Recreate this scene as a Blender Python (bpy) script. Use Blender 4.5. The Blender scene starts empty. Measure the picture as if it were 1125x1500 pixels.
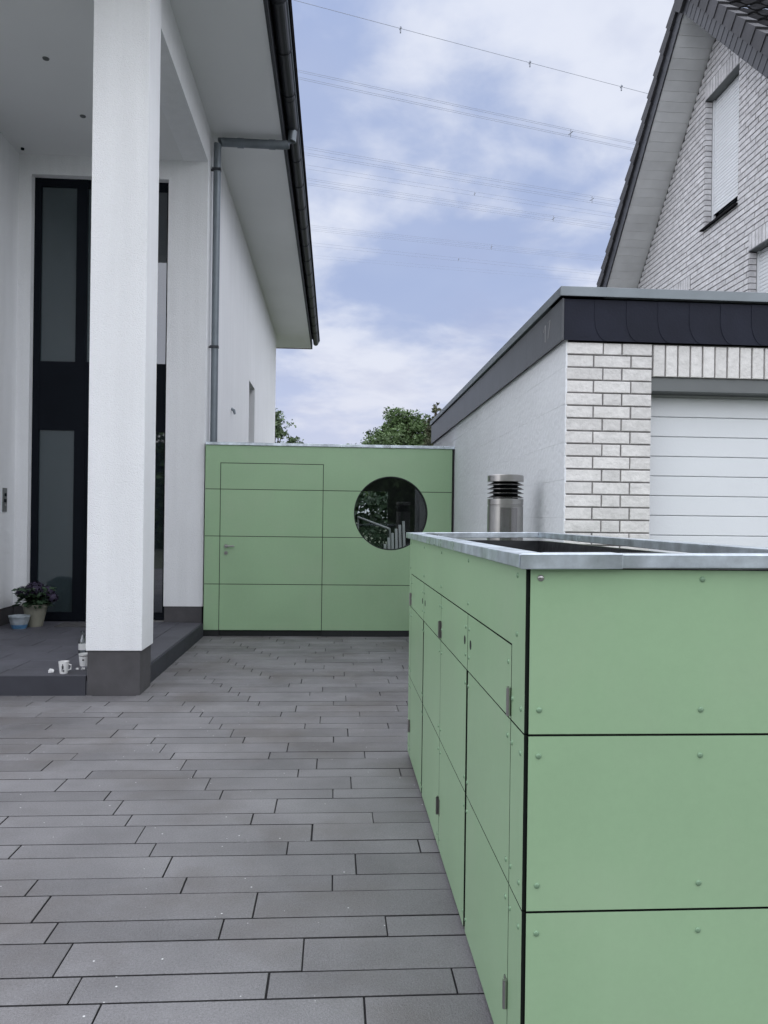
import bpy, bmesh, math, random
from mathutils import Vector, Matrix
random.seed(7)
R = math.radians
sc = bpy.context.scene
COL = sc.collection

# ------------------------------------------------------------ camera
F, PW, PH = 1127.0, 1125.0, 1500.0
cam_d = bpy.data.cameras.new('camera'); cam = bpy.data.objects.new('camera', cam_d); COL.objects.link(cam)
cam_d.sensor_fit = 'VERTICAL'; cam_d.sensor_height = 24.0; cam_d.sensor_width = 18.0
cam_d.lens = 24.0 * F / PH
cam_d.shift_y = 13 / PH
cam_d.clip_start = .05; cam_d.clip_end = 3000
CROT = (Matrix.Rotation(-math.atan(72 / F), 3, 'Z') @ Matrix.Rotation(math.pi / 2, 3, 'X') @ Matrix.Rotation(.013, 3, 'Z'))
CLOC = Vector((0, 0, 1.45))
cam.matrix_world = Matrix.Translation(CLOC) @ CROT.to_4x4()
sc.camera = cam

# ------------------------------------------------------------ sky and sun
SUN_EL, SUN_AZ = R(72), R(184)
w = bpy.data.worlds.new('World'); sc.world = w; w.use_nodes = True
nt = w.node_tree; N = nt.nodes; L = nt.links
for n in list(N): N.remove(n)
out = N.new('ShaderNodeOutputWorld'); bg = N.new('ShaderNodeBackground'); bg.inputs['Strength'].default_value = .05
L.new(bg.outputs[0], out.inputs[0])
sky = N.new('ShaderNodeTexSky'); sky.sky_type = 'NISHITA'; sky.sun_disc = False
sky.sun_elevation = SUN_EL; sky.sun_rotation = SUN_AZ; sky.air_density = 1.0; sky.dust_density = .6; sky.ozone_density = 3.0
tc = N.new('ShaderNodeTexCoord'); sep = N.new('ShaderNodeSeparateXYZ'); L.new(tc.outputs['Generated'], sep.inputs[0])
def wm(op, a, b=None, c=None, clamp=False):
    n = N.new('ShaderNodeMath'); n.operation = op; n.use_clamp = clamp
    for i, v in enumerate((a, b, c)):
        if v is None: continue
        if isinstance(v, (int, float)): n.inputs[i].default_value = v
        else: L.new(v, n.inputs[i])
    return n.outputs[0]
zz = wm('MAXIMUM', sep.outputs['Z'], 0.0); den = wm('ADD', zz, .22)
cx = wm('DIVIDE', sep.outputs['X'], den); cy = wm('DIVIDE', sep.outputs['Y'], den)
comb = N.new('ShaderNodeCombineXYZ'); L.new(cx, comb.inputs[0]); L.new(cy, comb.inputs[1]); comb.inputs[2].default_value = 3.7
def wnoise(scale, detail, rough, off=0, dist=0.0):
    mp = N.new('ShaderNodeMapping'); mp.inputs['Location'].default_value = (off, off * .7, off * .3); L.new(comb.outputs[0], mp.inputs[0])
    n = N.new('ShaderNodeTexNoise'); n.inputs['Scale'].default_value = scale; n.inputs['Detail'].default_value = detail
    n.inputs['Roughness'].default_value = rough; n.inputs['Distortion'].default_value = dist
    L.new(mp.outputs[0], n.inputs['Vector']); return n.outputs['Fac']
def ramp(fac, a, b):
    n = N.new('ShaderNodeMapRange'); n.interpolation_type = 'SMOOTHSTEP'
    n.inputs['From Min'].default_value = a; n.inputs['From Max'].default_value = b; L.new(fac, n.inputs['Value']); return n.outputs[0]
def wmix(f, a, b):
    n = N.new('ShaderNodeMix'); n.data_type = 'RGBA'
    for k, v in ((0, f), (6, a), (7, b)):
        if isinstance(v, (int, float)): n.inputs[k].default_value = v
        elif isinstance(v, tuple): n.inputs[k].default_value = v
        else: L.new(v, n.inputs[k])
    return n.outputs[2]
SK = 7.1
veil = (.355 * SK, .475 * SK, .80 * SK, 1)      # thin blue-lavender cloud sheet
white = (.88 * SK, .91 * SK, 1.0 * SK, 1)     # thick bright cloud
grey = (.42 * SK, .50 * SK, .72 * SK, 1)
base = wmix(.90, sky.outputs[0], veil)
a1 = wnoise(1.5, 5, .50, 7.5, .4); a2 = wnoise(3.6, 6, .55, 9.1, .2); a3 = wnoise(.8, 3, .5, 2.2)
mixn = wm('ADD', wm('MULTIPLY', a1, .62), wm('MULTIPLY', a2, .38))
mask = ramp(mixn, .455, .62)
c1 = wmix(wm('MULTIPLY', ramp(a3, .38, .60), .75), base, grey)
thin = ramp(wnoise(1.0, 4, .5, 6.6, .3), .40, .62)
c1b = wmix(wm('MULTIPLY', thin, .42), c1, (.66 * SK, .72 * SK, .92 * SK, 1))
c2 = wmix(wm('MULTIPLY', mask, .8), c1b, white)
hz = ramp(sep.outputs['Z'], .30, .02)
c2 = wmix(wm('MULTIPLY', ramp(wnoise(2.6, 5, .55, 3.3, .3), .50, .68), .38), c2, (.40 * SK, .46 * SK, .68 * SK, 1))
c3 = wmix(wm('MULTIPLY', hz, .75), c2, (.72 * SK, .73 * SK, .84 * SK, 1))
L.new(c3, bg.inputs['Color'])

sun_d = bpy.data.lights.new('sun', 'SUN'); sun = bpy.data.objects.new('sun', sun_d); COL.objects.link(sun)
sun_d.energy = 1.5; sun_d.angle = R(160); sun_d.color = (1, .985, .955)
sd = Vector((math.sin(SUN_AZ) * math.cos(SUN_EL), math.cos(SUN_AZ) * math.cos(SUN_EL), math.sin(SUN_EL)))
sun.rotation_euler = sd.to_track_quat('Z', 'Y').to_euler(); sun.location = (0, -5, 20)
sc.view_settings.view_transform = 'Standard'; sc.view_settings.look = 'None'; sc.view_settings.gamma = 1
sc.view_settings.use_curve_mapping = False; sc.view_settings.exposure = 1.48

# ------------------------------------------------------------ materials
def mat(name, col, rough=.6, metal=0.0, var=.06, vs=3.0, bump=0.0, bs=60.0, rnd=0.0, spec=.5, speck=None, streak=0.0, rvar=0.0, grain=0.0, gs=150.0, tint=None):
    m = bpy.data.materials.new(name); m.use_nodes = True
    t = m.node_tree; n = t.nodes; l = t.links; p = n['Principled BSDF']
    p.inputs['Roughness'].default_value = rough; p.inputs['Metallic'].default_value = metal
    p.inputs['Specular IOR Level'].default_value = spec
    geo = n.new('ShaderNodeNewGeometry')
    nz = n.new('ShaderNodeTexNoise'); nz.inputs['Scale'].default_value = vs; nz.inputs['Detail'].default_value = 6
    l.new(geo.outputs['Position'], nz.inputs['Vector'])
    mr = n.new('ShaderNodeMapRange'); mr.inputs['From Min'].default_value = .3; mr.inputs['From Max'].default_value = .7
    mr.inputs['To Min'].default_value = 1 - var; mr.inputs['To Max'].default_value = 1 + var
    l.new(nz.outputs['Fac'], mr.inputs['Value']); val = mr.outputs[0]
    def mul(a, b):
        k = n.new('ShaderNodeMath'); k.operation = 'MULTIPLY'; l.new(a, k.inputs[0]); l.new(b, k.inputs[1]); return k.outputs[0]
    if rnd:
        oi = n.new('ShaderNodeObjectInfo'); r2 = n.new('ShaderNodeMapRange')
        r2.inputs['To Min'].default_value = 1 - rnd; r2.inputs['To Max'].default_value = 1 + rnd
        l.new(oi.outputs['Random'], r2.inputs['Value']); val = mul(val, r2.outputs[0])
    if streak:
        mp = n.new('ShaderNodeMapping'); mp.inputs['Scale'].default_value = (9, 9, .5); l.new(geo.outputs['Position'], mp.inputs[0])
        n3 = n.new('ShaderNodeTexNoise'); n3.inputs['Scale'].default_value = 1; n3.inputs['Detail'].default_value = 4; l.new(mp.outputs[0], n3.inputs['Vector'])
        r3 = n.new('ShaderNodeMapRange'); r3.inputs['From Min'].default_value = .35; r3.inputs['From Max'].default_value = .7
        r3.inputs['To Min'].default_value = 1 + streak * .4; r3.inputs['To Max'].default_value = 1 - streak; l.new(n3.outputs['Fac'], r3.inputs['Value'])
        val = mul(val, r3.outputs[0])
    if grain:
        n5 = n.new('ShaderNodeTexNoise'); n5.inputs['Scale'].default_value = gs; n5.inputs['Detail'].default_value = 3; n5.inputs['Roughness'].default_value = .7
        l.new(geo.outputs['Position'], n5.inputs['Vector'])
        r5 = n.new('ShaderNodeMapRange'); r5.inputs['From Min'].default_value = .3; r5.inputs['From Max'].default_value = .7
        r5.inputs['To Min'].default_value = 1 - grain; r5.inputs['To Max'].default_value = 1 + grain; l.new(n5.outputs['Fac'], r5.inputs['Value'])
        val = mul(val, r5.outputs[0])
    hs = n.new('ShaderNodeHueSaturation'); hs.inputs['Color'].default_value = (*col, 1); l.new(val, hs.inputs['Value'])
    c = hs.outputs[0]
    if tint:      # broad stains of another hue
        n6 = n.new('ShaderNodeTexNoise'); n6.inputs['Scale'].default_value = tint[1]; n6.inputs['Detail'].default_value = 7; n6.inputs['Roughness'].default_value = .6
        l.new(geo.outputs['Position'], n6.inputs['Vector'])
        r6 = n.new('ShaderNodeMapRange'); r6.inputs['From Min'].default_value = .48; r6.inputs['From Max'].default_value = .72
        r6.inputs['To Max'].default_value = tint[2]; l.new(n6.outputs['Fac'], r6.inputs['Value'])
        m6 = n.new('ShaderNodeMix'); m6.data_type = 'RGBA'; l.new(r6.outputs[0], m6.inputs[0]); l.new(c, m6.inputs[6]); m6.inputs[7].default_value = (*tint[0], 1); c = m6.outputs[2]
    if speck:
        v = n.new('ShaderNodeTexVoronoi'); v.inputs['Scale'].default_value = speck[1]; l.new(geo.outputs['Position'], v.inputs['Vector'])
        rr = n.new('ShaderNodeMapRange'); rr.inputs['From Min'].default_value = speck[2]; rr.inputs['From Max'].default_value = speck[2] * .6
        l.new(v.outputs['Distance'], rr.inputs['Value'])
        wn = n.new('ShaderNodeTexWhiteNoise'); l.new(v.outputs['Position'], wn.inputs['Vector'])
        gt = n.new('ShaderNodeMath'); gt.operation = 'GREATER_THAN'; gt.inputs[1].default_value = speck[3]; l.new(wn.outputs['Value'], gt.inputs[0])
        mx = n.new('ShaderNodeMix'); mx.data_type = 'RGBA'; l.new(mul(rr.outputs[0], gt.outputs[0]), mx.inputs[0]); l.new(c, mx.inputs[6])
        mx.inputs[7].default_value = (*speck[0], 1); c = mx.outputs[2]
    l.new(c, p.inputs['Base Color'])
    if rvar:
        n4 = n.new('ShaderNodeTexNoise'); n4.inputs['Scale'].default_value = 5; n4.inputs['Detail'].default_value = 8; l.new(geo.outputs['Position'], n4.inputs['Vector'])
        r4 = n.new('ShaderNodeMapRange'); r4.inputs['From Min'].default_value = .3; r4.inputs['From Max'].default_value = .7
        r4.inputs['To Min'].default_value = rough - rvar; r4.inputs['To Max'].default_value = rough + rvar
        l.new(n4.outputs['Fac'], r4.inputs['Value']); l.new(r4.outputs[0], p.inputs['Roughness'])
    if bump:
        n2 = n.new('ShaderNodeTexNoise'); n2.inputs['Scale'].default_value = bs; n2.inputs['Detail'].default_value = 4
        l.new(geo.outputs['Position'], n2.inputs['Vector'])
        b = n.new('ShaderNodeBump'); b.inputs['Strength'].default_value = bump; b.inputs['Distance'].default_value = .01
        l.new(n2.outputs['Fac'], b.inputs['Height']); l.new(b.outputs[0], p.inputs['Normal'])
    return m
def glass(name, tint, refl=.10, thru=True):
    m = bpy.data.materials.new(name); m.use_nodes = True
    t = m.node_tree; n = t.nodes; l = t.links
    for k in list(n): n.remove(k)
    o = n.new('ShaderNodeOutputMaterial'); g = n.new('ShaderNodeBsdfGlossy'); g.inputs['Roughness'].default_value = .02
    g.inputs['Color'].default_value = (.95, .97, 1, 1)
    if thru: b = n.new('ShaderNodeBsdfTransparent'); b.inputs['Color'].default_value = (*tint, 1)
    else: b = n.new('ShaderNodeBsdfDiffuse'); b.inputs['Color'].default_value = (*tint, 1)
    fr = n.new('ShaderNodeFresnel'); fr.inputs['IOR'].default_value = 1.5
    ad = n.new('ShaderNodeMath'); ad.operation = 'ADD'; ad.inputs[1].default_value = refl; ad.use_clamp = True; l.new(fr.outputs[0], ad.inputs[0])
    mx = n.new('ShaderNodeMixShader'); l.new(ad.outputs[0], mx.inputs[0]); l.new(b.outputs[0], mx.inputs[1]); l.new(g.outputs[0], mx.inputs[2])
    l.new(mx.outputs[0], o.inputs[0]); return m
M = {}
M['render'] = mat('white_render', (.80, .81, .82), .85, var=.025, vs=1.3, bump=.7, bs=110, streak=.035, grain=.03, gs=90)
M['ceiling'] = mat('ceiling_paint', (.74, .75, .75), .8, var=.03, vs=.8)
M['soffit'] = mat('soffit_paint', (.80, .81, .81), .7, var=.03, vs=.8, bump=.1, bs=90)
M['plinth'] = mat('dark_plinth_render', (.075, .072, .076), .9, var=.18, vs=5, bump=.4, bs=140)
M['frame'] = mat('anthracite_frame', (.006, .008, .012), .6, var=.1, spec=.08)
M['zinc'] = mat('zinc_pipe', (.17, .195, .215), .45, .5, var=.12, vs=6)
M['gutter'] = mat('dark_gutter', (.03, .033, .040), .5, .1, var=.12, vs=6)
M['tile_dark'] = mat('dark_roof_tile', (.028, .028, .030), 1.0, var=.25, vs=7, bump=.2, bs=90, rnd=.25, spec=.0)
M['riser_shade'] = mat('shaded_step_face', (.035, .036, .046), .7, var=.15, vs=4, bump=.3, bs=200)  # porch slab colour darkened to carry the shade of the step front
M['flap'] = mat('grey_verge_tile', (.042, .042, .048), .75, var=.15, vs=6, bump=.15, bs=90, rnd=.15)
M['shingle'] = mat('dark_slate_shingle', (.035, .037, .046), .6, var=.12, vs=6, bump=.15, bs=60, rnd=.12)
M['garfascia'] = mat('anthracite_fascia_shingle', (.013, .015, .026), .6, var=.15, vs=5, bump=.1, bs=60, rnd=.06, spec=.2)
M['garside'] = mat('anthracite_side_cladding', (.065, .07, .078), .38, .0, var=.12, vs=4, bump=.1, bs=30)
M['coping_alu'] = mat('grey_aluminium_coping', (.20, .225, .24), .42, .55, var=.1, vs=5)
M['paver'] = mat('grey_concrete_paver', (.186, .181, .187), .64, var=.20, vs=1.7, bump=.5, bs=190, rnd=.15, grain=.20, gs=130, tint=((.115, .100, .090), 1.3, .65), speck=((.75, .75, .75), 24, .10, .86), streak=.0, rvar=.12)
M['bed'] = mat('dark_joint_sand', (.035, .034, .036), .95, var=.3, vs=30, bump=.4)
M['porch'] = mat('anthracite_porch_slab', (.085, .085, .10), .6, var=.16, vs=3, bump=.3, bs=200, rnd=.08)
M['green'] = mat('sage_green_panel', (.292, .442, .264), .34, var=.05, vs=1.6, bump=.06, bs=7, spec=.5, rnd=.025, streak=.012, grain=.02, gs=40, tint=((.33, .43, .29), 2.1, .35))
M['core'] = mat('black_panel_core', (.010, .013, .011), .8, var=.1, spec=.1)
M['black'] = mat('black_substructure', (.008, .010, .010), .7, var=.1)
M['lining'] = mat('black_rubber_lining', (.016, .017, .020), .42, var=.2, vs=6, bump=.8, bs=9)
M['steel'] = mat('stainless_steel', (.40, .39, .38), .28, 1.0, var=.08, vs=9)
M['steel_dk'] = mat('stainless_louvre', (.28, .27, .27), .25, 1.0, var=.1)
M['tin'] = mat('galvanised_coping', (.58, .64, .69), .36, .85, var=.28, vs=11, rvar=.14, bump=.08, bs=8, grain=.06, gs=60)
M['brick'] = mat('cream_clinker_brick', (.68, .665, .64), .8, var=.07, vs=14, bump=.9, bs=24, rnd=.08, grain=.06, gs=70)
M['mortar'] = mat('dark_mortar', (.25, .24, .24), .95, var=.15, vs=20, bump=.3)
M['mortar2'] = mat('grey_mortar', (.07, .068, .07), .95, var=.15, vs=20, bump=.3)
M['gbrick'] = mat('pale_grey_clinker_brick', (.66, .65, .66), .8, var=.14, vs=9, bump=.8, bs=30, rnd=.10)
M['painted'] = mat('white_painted_block', (.78, .80, .82), .75, var=.03, vs=2, bump=.7, bs=22, rnd=.004)
M['doorwhite'] = mat('white_sectional_door', (.74, .765, .78), .45, var=.02, vs=2, bump=.12, bs=70)
M['lintel'] = mat('grey_lintel_sheet', (.14, .15, .15), .4, .3, var=.1)
M['shutter'] = mat('white_shutter', (.80, .82, .84), .5, var=.03)
M['gsoff'] = mat('grey_soffit_board', (.72, .73, .73), .6, var=.08, vs=3, rnd=.06)
M['glass'] = glass('window_glass', (.035, .05, .055), .05, thru=False)
M['glassr'] = glass('sky_window_glass', (.01, .013, .02), .10, thru=False)
M['seeglass'] = glass('clear_dark_glass', (.78, .82, .80), 0)
M['ceramic'] = mat('white_ceramic', (.75, .75, .74), .2, var=.02)
M['pot'] = mat('pale_green_pot', (.22, .215, .17), .7, var=.1, vs=10)
M['bluepot'] = mat('blue_painted_pot', (.33, .37, .40), .4, var=.25, vs=18)
M['bluedk'] = mat('blue_glaze', (.08, .20, .36), .3, var=.3, vs=18)
M['petal'] = mat('purple_petal', (.028, .02, .045), .7, var=.4, vs=20)
M['leafd'] = mat('dark_plant_leaf', (.03, .06, .03), .5, var=.4, vs=20)
M['leaf'] = mat('tree_leaf', (.095, .155, .055), .6, var=.45, vs=2.2)
M['leaf2'] = mat('tree_leaf_light', (.13, .19, .09), .6, var=.4, vs=2.2)
M['leafr'] = mat('reddish_conifer', (.095, .105, .055), .7, var=.4, vs=3)
M['bark'] = mat('bark', (.09, .07, .05), .9, var=.3, vs=8, bump=.5)
M['grass'] = mat('grass_ground', (.085, .095, .06), .95, var=.35, vs=1.5, bump=.5, bs=20)
M['wire'] = mat('power_cable', (.24, .26, .31), .6, var=.05)
M['bottle'] = glass('bottle_glass', (.75, .8, .8), .12)
M['chalk'] = mat('chalk', (.36, .36, .36), .9)
M['slatwhite'] = mat('white_slat', (.85, .85, .88), .5, var=.03)
M['wood'] = mat('grey_wood', (.28, .25, .21), .7, var=.2, vs=8)
M['mark'] = mat('dark_print', (.03, .03, .035), .6)

# ------------------------------------------------------------ helpers
def wmat(o):
    m = o.matrix_basis.copy()
    if o.parent is None: return m
    return wmat(o.parent) @ o.matrix_parent_inverse @ m
def link(name, me, parent=None, m=None, loc=(0, 0, 0), rot=(0, 0, 0), kind=None, bevel=0):
    o = bpy.data.objects.new(name, me); COL.objects.link(o)
    o.location = loc; o.rotation_euler = rot
    if m and me and not me.materials: me.materials.append(m)
    if parent:
        o.parent = parent; o.matrix_parent_inverse = wmat(parent).inverted()
    if kind: o['kind'] = kind
    if bevel:
        b = o.modifiers.new('edge', 'BEVEL'); b.width = bevel; b.segments = 2; b.limit_method = 'ANGLE'
    return o
def thing(name, loc, label, cat, group=None, rz=0):
    o = bpy.data.objects.new(name, None); COL.objects.link(o); o.location = loc; o.rotation_euler = (0, 0, rz)
    o.empty_display_size = .1
    tag(o, label, cat, group); return o
def tag(o, label=None, cat=None, group=None, kind=None):
    if label: o['label'] = label
    if cat: o['category'] = cat
    if group: o['group'] = group
    if kind: o['kind'] = kind
    return o
class MB:
    def __init__(s): s.v = []; s.f = []; s.smooth = False
    def raw(s, v, f):
        k = len(s.v); s.v += [tuple(p) for p in v]; s.f += [tuple(i + k for i in q) for q in f]; return s
    def box(s, x0, x1, y0, y1, z0, z1):
        return s.raw([(x0, y0, z0), (x1, y0, z0), (x1, y1, z0), (x0, y1, z0), (x0, y0, z1), (x1, y0, z1), (x1, y1, z1), (x0, y1, z1)],
                     [(0, 3, 2, 1), (4, 5, 6, 7), (0, 1, 5, 4), (1, 2, 6, 5), (2, 3, 7, 6), (3, 0, 4, 7)])
    def cham(s, sx, sy, sz, c):   # box 0..sx,0..sz with the -y face chamfered, depth sy
        return s.raw([(0, sy, 0), (sx, sy, 0), (sx, sy, sz), (0, sy, sz), (0, c, 0), (sx, c, 0), (sx, c, sz), (0, c, sz),
                      (c, 0, c), (sx - c, 0, c), (sx - c, 0, sz - c), (c, 0, sz - c)],
                     [(8, 9, 10, 11), (4, 5, 9, 8), (5, 6, 10, 9), (6, 7, 11, 10), (7, 4, 8, 11), (0, 1, 5, 4), (1, 2, 6, 5), (2, 3, 7, 6), (3, 0, 4, 7)])
    def tube(s, pts, r, n=8, cap=True):
        pts = [Vector(p) for p in pts]; k = len(s.v); rs = r if isinstance(r, (list, tuple)) else [r] * len(pts)
        for i, p in enumerate(pts):
            d = (pts[min(i + 1, len(pts) - 1)] - pts[max(i - 1, 0)]).normalized()
            a = Vector((0, 0, 1)) if abs(d.z) < .9 else Vector((1, 0, 0))
            u = d.cross(a).normalized(); v = d.cross(u)
            for j in range(n):
                t = 2 * math.pi * j / n; s.v.append(tuple(p + (u * math.cos(t) + v * math.sin(t)) * rs[i]))
        for i in range(len(pts) - 1):
            for j in range(n):
                a = k + i * n + j; b = k + i * n + (j + 1) % n; s.f.append((a, b, b + n, a + n))
        if cap:
            s.f.append(tuple(k + j for j in range(n))[::-1]); e = k + (len(pts) - 1) * n; s.f.append(tuple(e + j for j in range(n)))
        return s
    def lathe(s, prof, c=(0, 0, 0), n=24):
        k = len(s.v)
        for r, z in prof:
            for j in range(n):
                t = 2 * math.pi * j / n; s.v.append((c[0] + r * math.cos(t), c[1] + r * math.sin(t), c[2] + z))
        for i in range(len(prof) - 1):
            for j in range(n):
                a = k + i * n + j; b = k + i * n + (j + 1) % n; s.f.append((a, b, b + n, a + n))
        return s
    def prism(s, pts, axis, a, b):   # 2D polygon extruded along axis; pts in the other two axes (x,z)/(y,z)/(x,y)
        k = len(s.v); n = len(pts)
        for q in (a, b):
            for (u, v) in pts: s.v.append({'x': (q, u, v), 'y': (u, q, v), 'z': (u, v, q)}[axis])
        s.f.append(tuple(k + i for i in range(n))); s.f.append(tuple(k + n + i for i in range(n))[::-1])
        for i in range(n):
            j = (i + 1) % n; s.f.append((k + i, k + n + i, k + n + j, k + j))
        return s
    def mesh(s, name, m=None, smooth=False, fix=False):
        me = bpy.data.meshes.new(name); me.from_pydata(s.v, [], s.f)
        if fix:
            bm = bmesh.new(); bm.from_mesh(me); bmesh.ops.recalc_face_normals(bm, faces=bm.faces); bm.to_mesh(me); bm.free()
        me.update()
        if smooth:
            me.polygons.foreach_set('use_smooth', [True] * len(me.polygons))
        if m: me.materials.append(m)
        return me
    def build(s, name, m, parent=None, kind=None, bevel=0, smooth=False, label=None, edge=None):
        if edge: bevel = 0
        o = link(name, s.mesh(name, m, smooth, fix=True), parent, kind=kind, bevel=bevel)
        if edge:
            o.data.materials.append(M['core']); ax = 'xyz'.index(edge)
            for p in o.data.polygons:
                if abs(p.normal[ax]) < .5: p.material_index = 1
        if label: o['label'] = label
        if smooth:
            e = o.modifiers.new('split', 'EDGE_SPLIT'); e.split_angle = R(40)
        return o
def B(*a): return MB().box(*a)
_cache = {}
def cmesh(key, fn, m):
    if key not in _cache: _cache[key] = fn().mesh(key[0], m)
    return _cache[key]
def project(p):
    q = CROT.transposed() @ (Vector(p) - CLOC)
    if q.z > -.1: return None
    return (PW / 2 + F * q.x / -q.z, PH / 2 + 13 - F * q.y / -q.z, -q.z)
def inframe(p, pad=15):
    q = project(p)
    return q is not None and -pad < q[0] < PW + pad and -pad < q[1] < PH + pad
def S(o): o['kind'] = 'structure'; return o

# ============================================================ SETTING: ground, paving
gm = MB().raw([(-400, -300, -.06), (400, -300, -.06), (400, 900, -.06), (-400, 900, -.06)], [(0, 1, 2, 3)])
S(gm.build('ground', M['grass']))
bed = B(-8, 6.2, -3, 9.66, -.055, -.012).build('paving', M['bed']); S(bed)
PT = .0
pieces = []   # (x0,x1,y0,y1)
k0 = -15
for k in range(k0, 23):
    yb = 2.344 + .3355 * k
    for (dy, hgt, ln, offs) in ((0, .1385, .586, (-.19, -.382, -.577)), (.1385, .197, .783, (-.087, -.28, -.675))):
        y0 = yb + dy; y1 = y0 + hgt
        if y0 > 9.6: continue
        y1 = min(y1, 9.63)
        if y1 - y0 < .03: continue
        o = offs[k % 3]; n0 = math.floor((-8 - o) / ln)
        x = o + n0 * ln
        while x < 6.2:
            xa, xb = max(x, -8), min(x + ln, 6.2)
            if xb - xa > .04: pieces.append((xa, xb, y0, y1))
            x += ln
def under(p):   # stones under the porch, the bin enclosure or the garage
    x0, x1, y0, y1 = p
    return (x1 < -1.62 and x0 > -9 and y0 > 6.4) or (x0 > 1.5 and y0 > 4.98)
stones = [p for p in pieces if not under(p)]
def clipst(p):
    x0, x1, y0, y1 = p
    if y1 > 6.42 and x0 < -1.6 < x1 and y0 > 6.3: x0 = -1.6
    if x1 > 1.49 and x0 < 1.49 and y0 > 4.9: x1 = 1.49
    return (x0, x1, y0, y1)
stones = [clipst(p) for p in stones]
vis = []; rest = []
for p in stones:
    c = ((p[0] + p[1]) / 2, (p[2] + p[3]) / 2, 0)
    inf = any(inframe((x, y, 0), 0) for x in (p[0], c[0], p[1]) for y in (p[2], p[3]))
    hid = (p[0] > .47 and p[3] < 4.8) or (c[0] > .6 + .06 * (c[1] - 4.8) and c[1] >= 4.8)
    (vis if inf and not hid else rest).append(p)
vis.sort(key=lambda p: p[2]); rest += vis[300:]; vis = vis[:300]
def stone_mb(sx, sy, c=.0015, h=.05):
    g = .0030
    x0, x1, y0, y1 = g, sx - g, .0042, sy - .0042
    return MB().raw([(x0, y0, -h), (x1, y0, -h), (x1, y1, -h), (x0, y1, -h), (x0, y0, -c), (x1, y0, -c), (x1, y1, -c), (x0, y1, -c),
                     (x0 + c, y0 + c, 0), (x1 - c, y0 + c, 0), (x1 - c, y1 - c, 0), (x0 + c, y1 - c, 0)],
                    [(8, 9, 10, 11), (4, 5, 9, 8), (5, 6, 10, 9), (6, 7, 11, 10), (7, 4, 8, 11), (0, 1, 5, 4), (1, 2, 6, 5), (2, 3, 7, 6), (3, 0, 4, 7)])
for p in vis:
    sx, sy = round(p[1] - p[0], 3), round(p[3] - p[2], 3)
    me = cmesh(('paving_stone', sx, sy), lambda: stone_mb(sx, sy), M['paver'])
    if len(me.materials) == 1:
        me.materials.append(M['bed'])
        for pi in range(5, 9): me.polygons[pi].material_index = 1
    o = link('paving_stone', me, bed, loc=(p[0] + random.uniform(-.0012, .0012), p[2] + random.uniform(-.001, .001), random.uniform(-.0008, .0008)),
             rot=(random.uniform(-.003, .003), random.uniform(-.0015, .0015), random.uniform(-.0016, .0016)))
mb = MB()
for p in rest:
    q = stone_mb(p[1] - p[0], p[3] - p[2]); z = random.uniform(-.001, .001)
    mb.raw([(v[0] + p[0], v[1] + p[2], v[2] + z) for v in q.v], q.f)
mb.build('paving_stone', M['paver'], bed, kind='stuff')

# ============================================================ WHITE HOUSE
WX = -1.62; SOF = 6.33; CE = 5.87; PY0 = 6.38; FY = 9.65; YE = 20.6
house = thing('white_house', (-4, 12, 0), 'modern white rendered house on the left with square porch column and tall entrance glazing', 'house')
# side wall with a narrow window opening
wb = MB()
wb.box(WX - .35, WX, FY, 14.42, .36, SOF); wb.box(WX - .35, WX, 15.42, YE, .36, SOF)
wb.box(WX - .35, WX, 14.42, 15.42, .36, 1.9); wb.box(WX - .35, WX, 14.42, 15.42, 4.03, SOF)
wb.build('side_wall', M['render'], house)
B(WX - .34, WX - .012, FY + .012, YE - .01, 0, .36).build('plinth', M['plinth'], house)
fw = MB(); fw.box(-2.10, WX - .35, FY, FY + .3, .36, CE); fw.box(-3.9, -3.745, FY, FY + .3, .36, CE); fw.box(-3.745, -2.10, FY, FY + .3, 5.63, CE)
fw.build('entrance_wall', M['render'], house)
B(-2.09, WX - .34, FY + .012, FY + .3, .0, .36).build('plinth', M['plinth'], house); B(-3.9, -3.745, FY + .012, FY + .3, .16, .36).build('plinth', M['plinth'], house)
lw = MB(); lw.box(-8.5, -3.9, 5.6, 20.6, .36, SOF); lw.build('left_wing_wall', M['render'], house)
B(-8.49, -3.912, 5.612, 20.59, 0, .36).build('plinth', M['plinth'], house)
B(-3.9, WX - .35, 20.3, 20.6, 0, SOF).build('rear_wall', M['render'], house)
B(-3.9, WX - .30, PY0 + .02, FY, CE, CE + .2).build('porch_ceiling', M['ceiling'], house)
B(WX - .30, WX, PY0 + .42, FY, CE - .004, SOF).build('porch_beam', M['render'], house)
B(-3.9, -2.0, PY0, PY0 + .02, CE, SOF).build('front_beam', M['render'], house)
# downlights in the porch ceiling
for (x, y) in ((-2.84, 7.62), (-2.83, 8.68)):
    q = MB().lathe([(0, -.002), (.020, -.002), (.023, -.008), (.030, -.008), (.032, 0)], (x, y, CE), 20).build('downlight', M['lintel'], house)
MB().lathe([(0, -.02), (.02, -.02), (.02, 0)], (-3.80, 9.5, CE), 12).build('ceiling_sensor', M['frame'], house)
# column
colm = B(-2.004, -1.556, PY0, PY0 + .39, .365, CE + .3).build('column', M['render'], house, bevel=.004)
B(-1.992, -1.572, PY0 + .012, PY0 + .38, -.01, .365).build('column_base', M['plinth'], colm)
B(-1.995, -1.62, PY0 + .0, PY0 + .41, CE + .3, SOF).build('column_head', M['render'], colm)
# porch floor
pf = B(-3.9, -1.615, PY0 + .02, FY + .06, -.01, .115).build('porch_floor', M['porch'], house)
def slab(x0, x1, y0, y1, z0, z1, n='porch_slab'):
    g = .003
    B(x0 + g, x1 - g, y0 + g, y1 - g, z0, z1).build(n, M['porch'], pf, bevel=.003)
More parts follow.
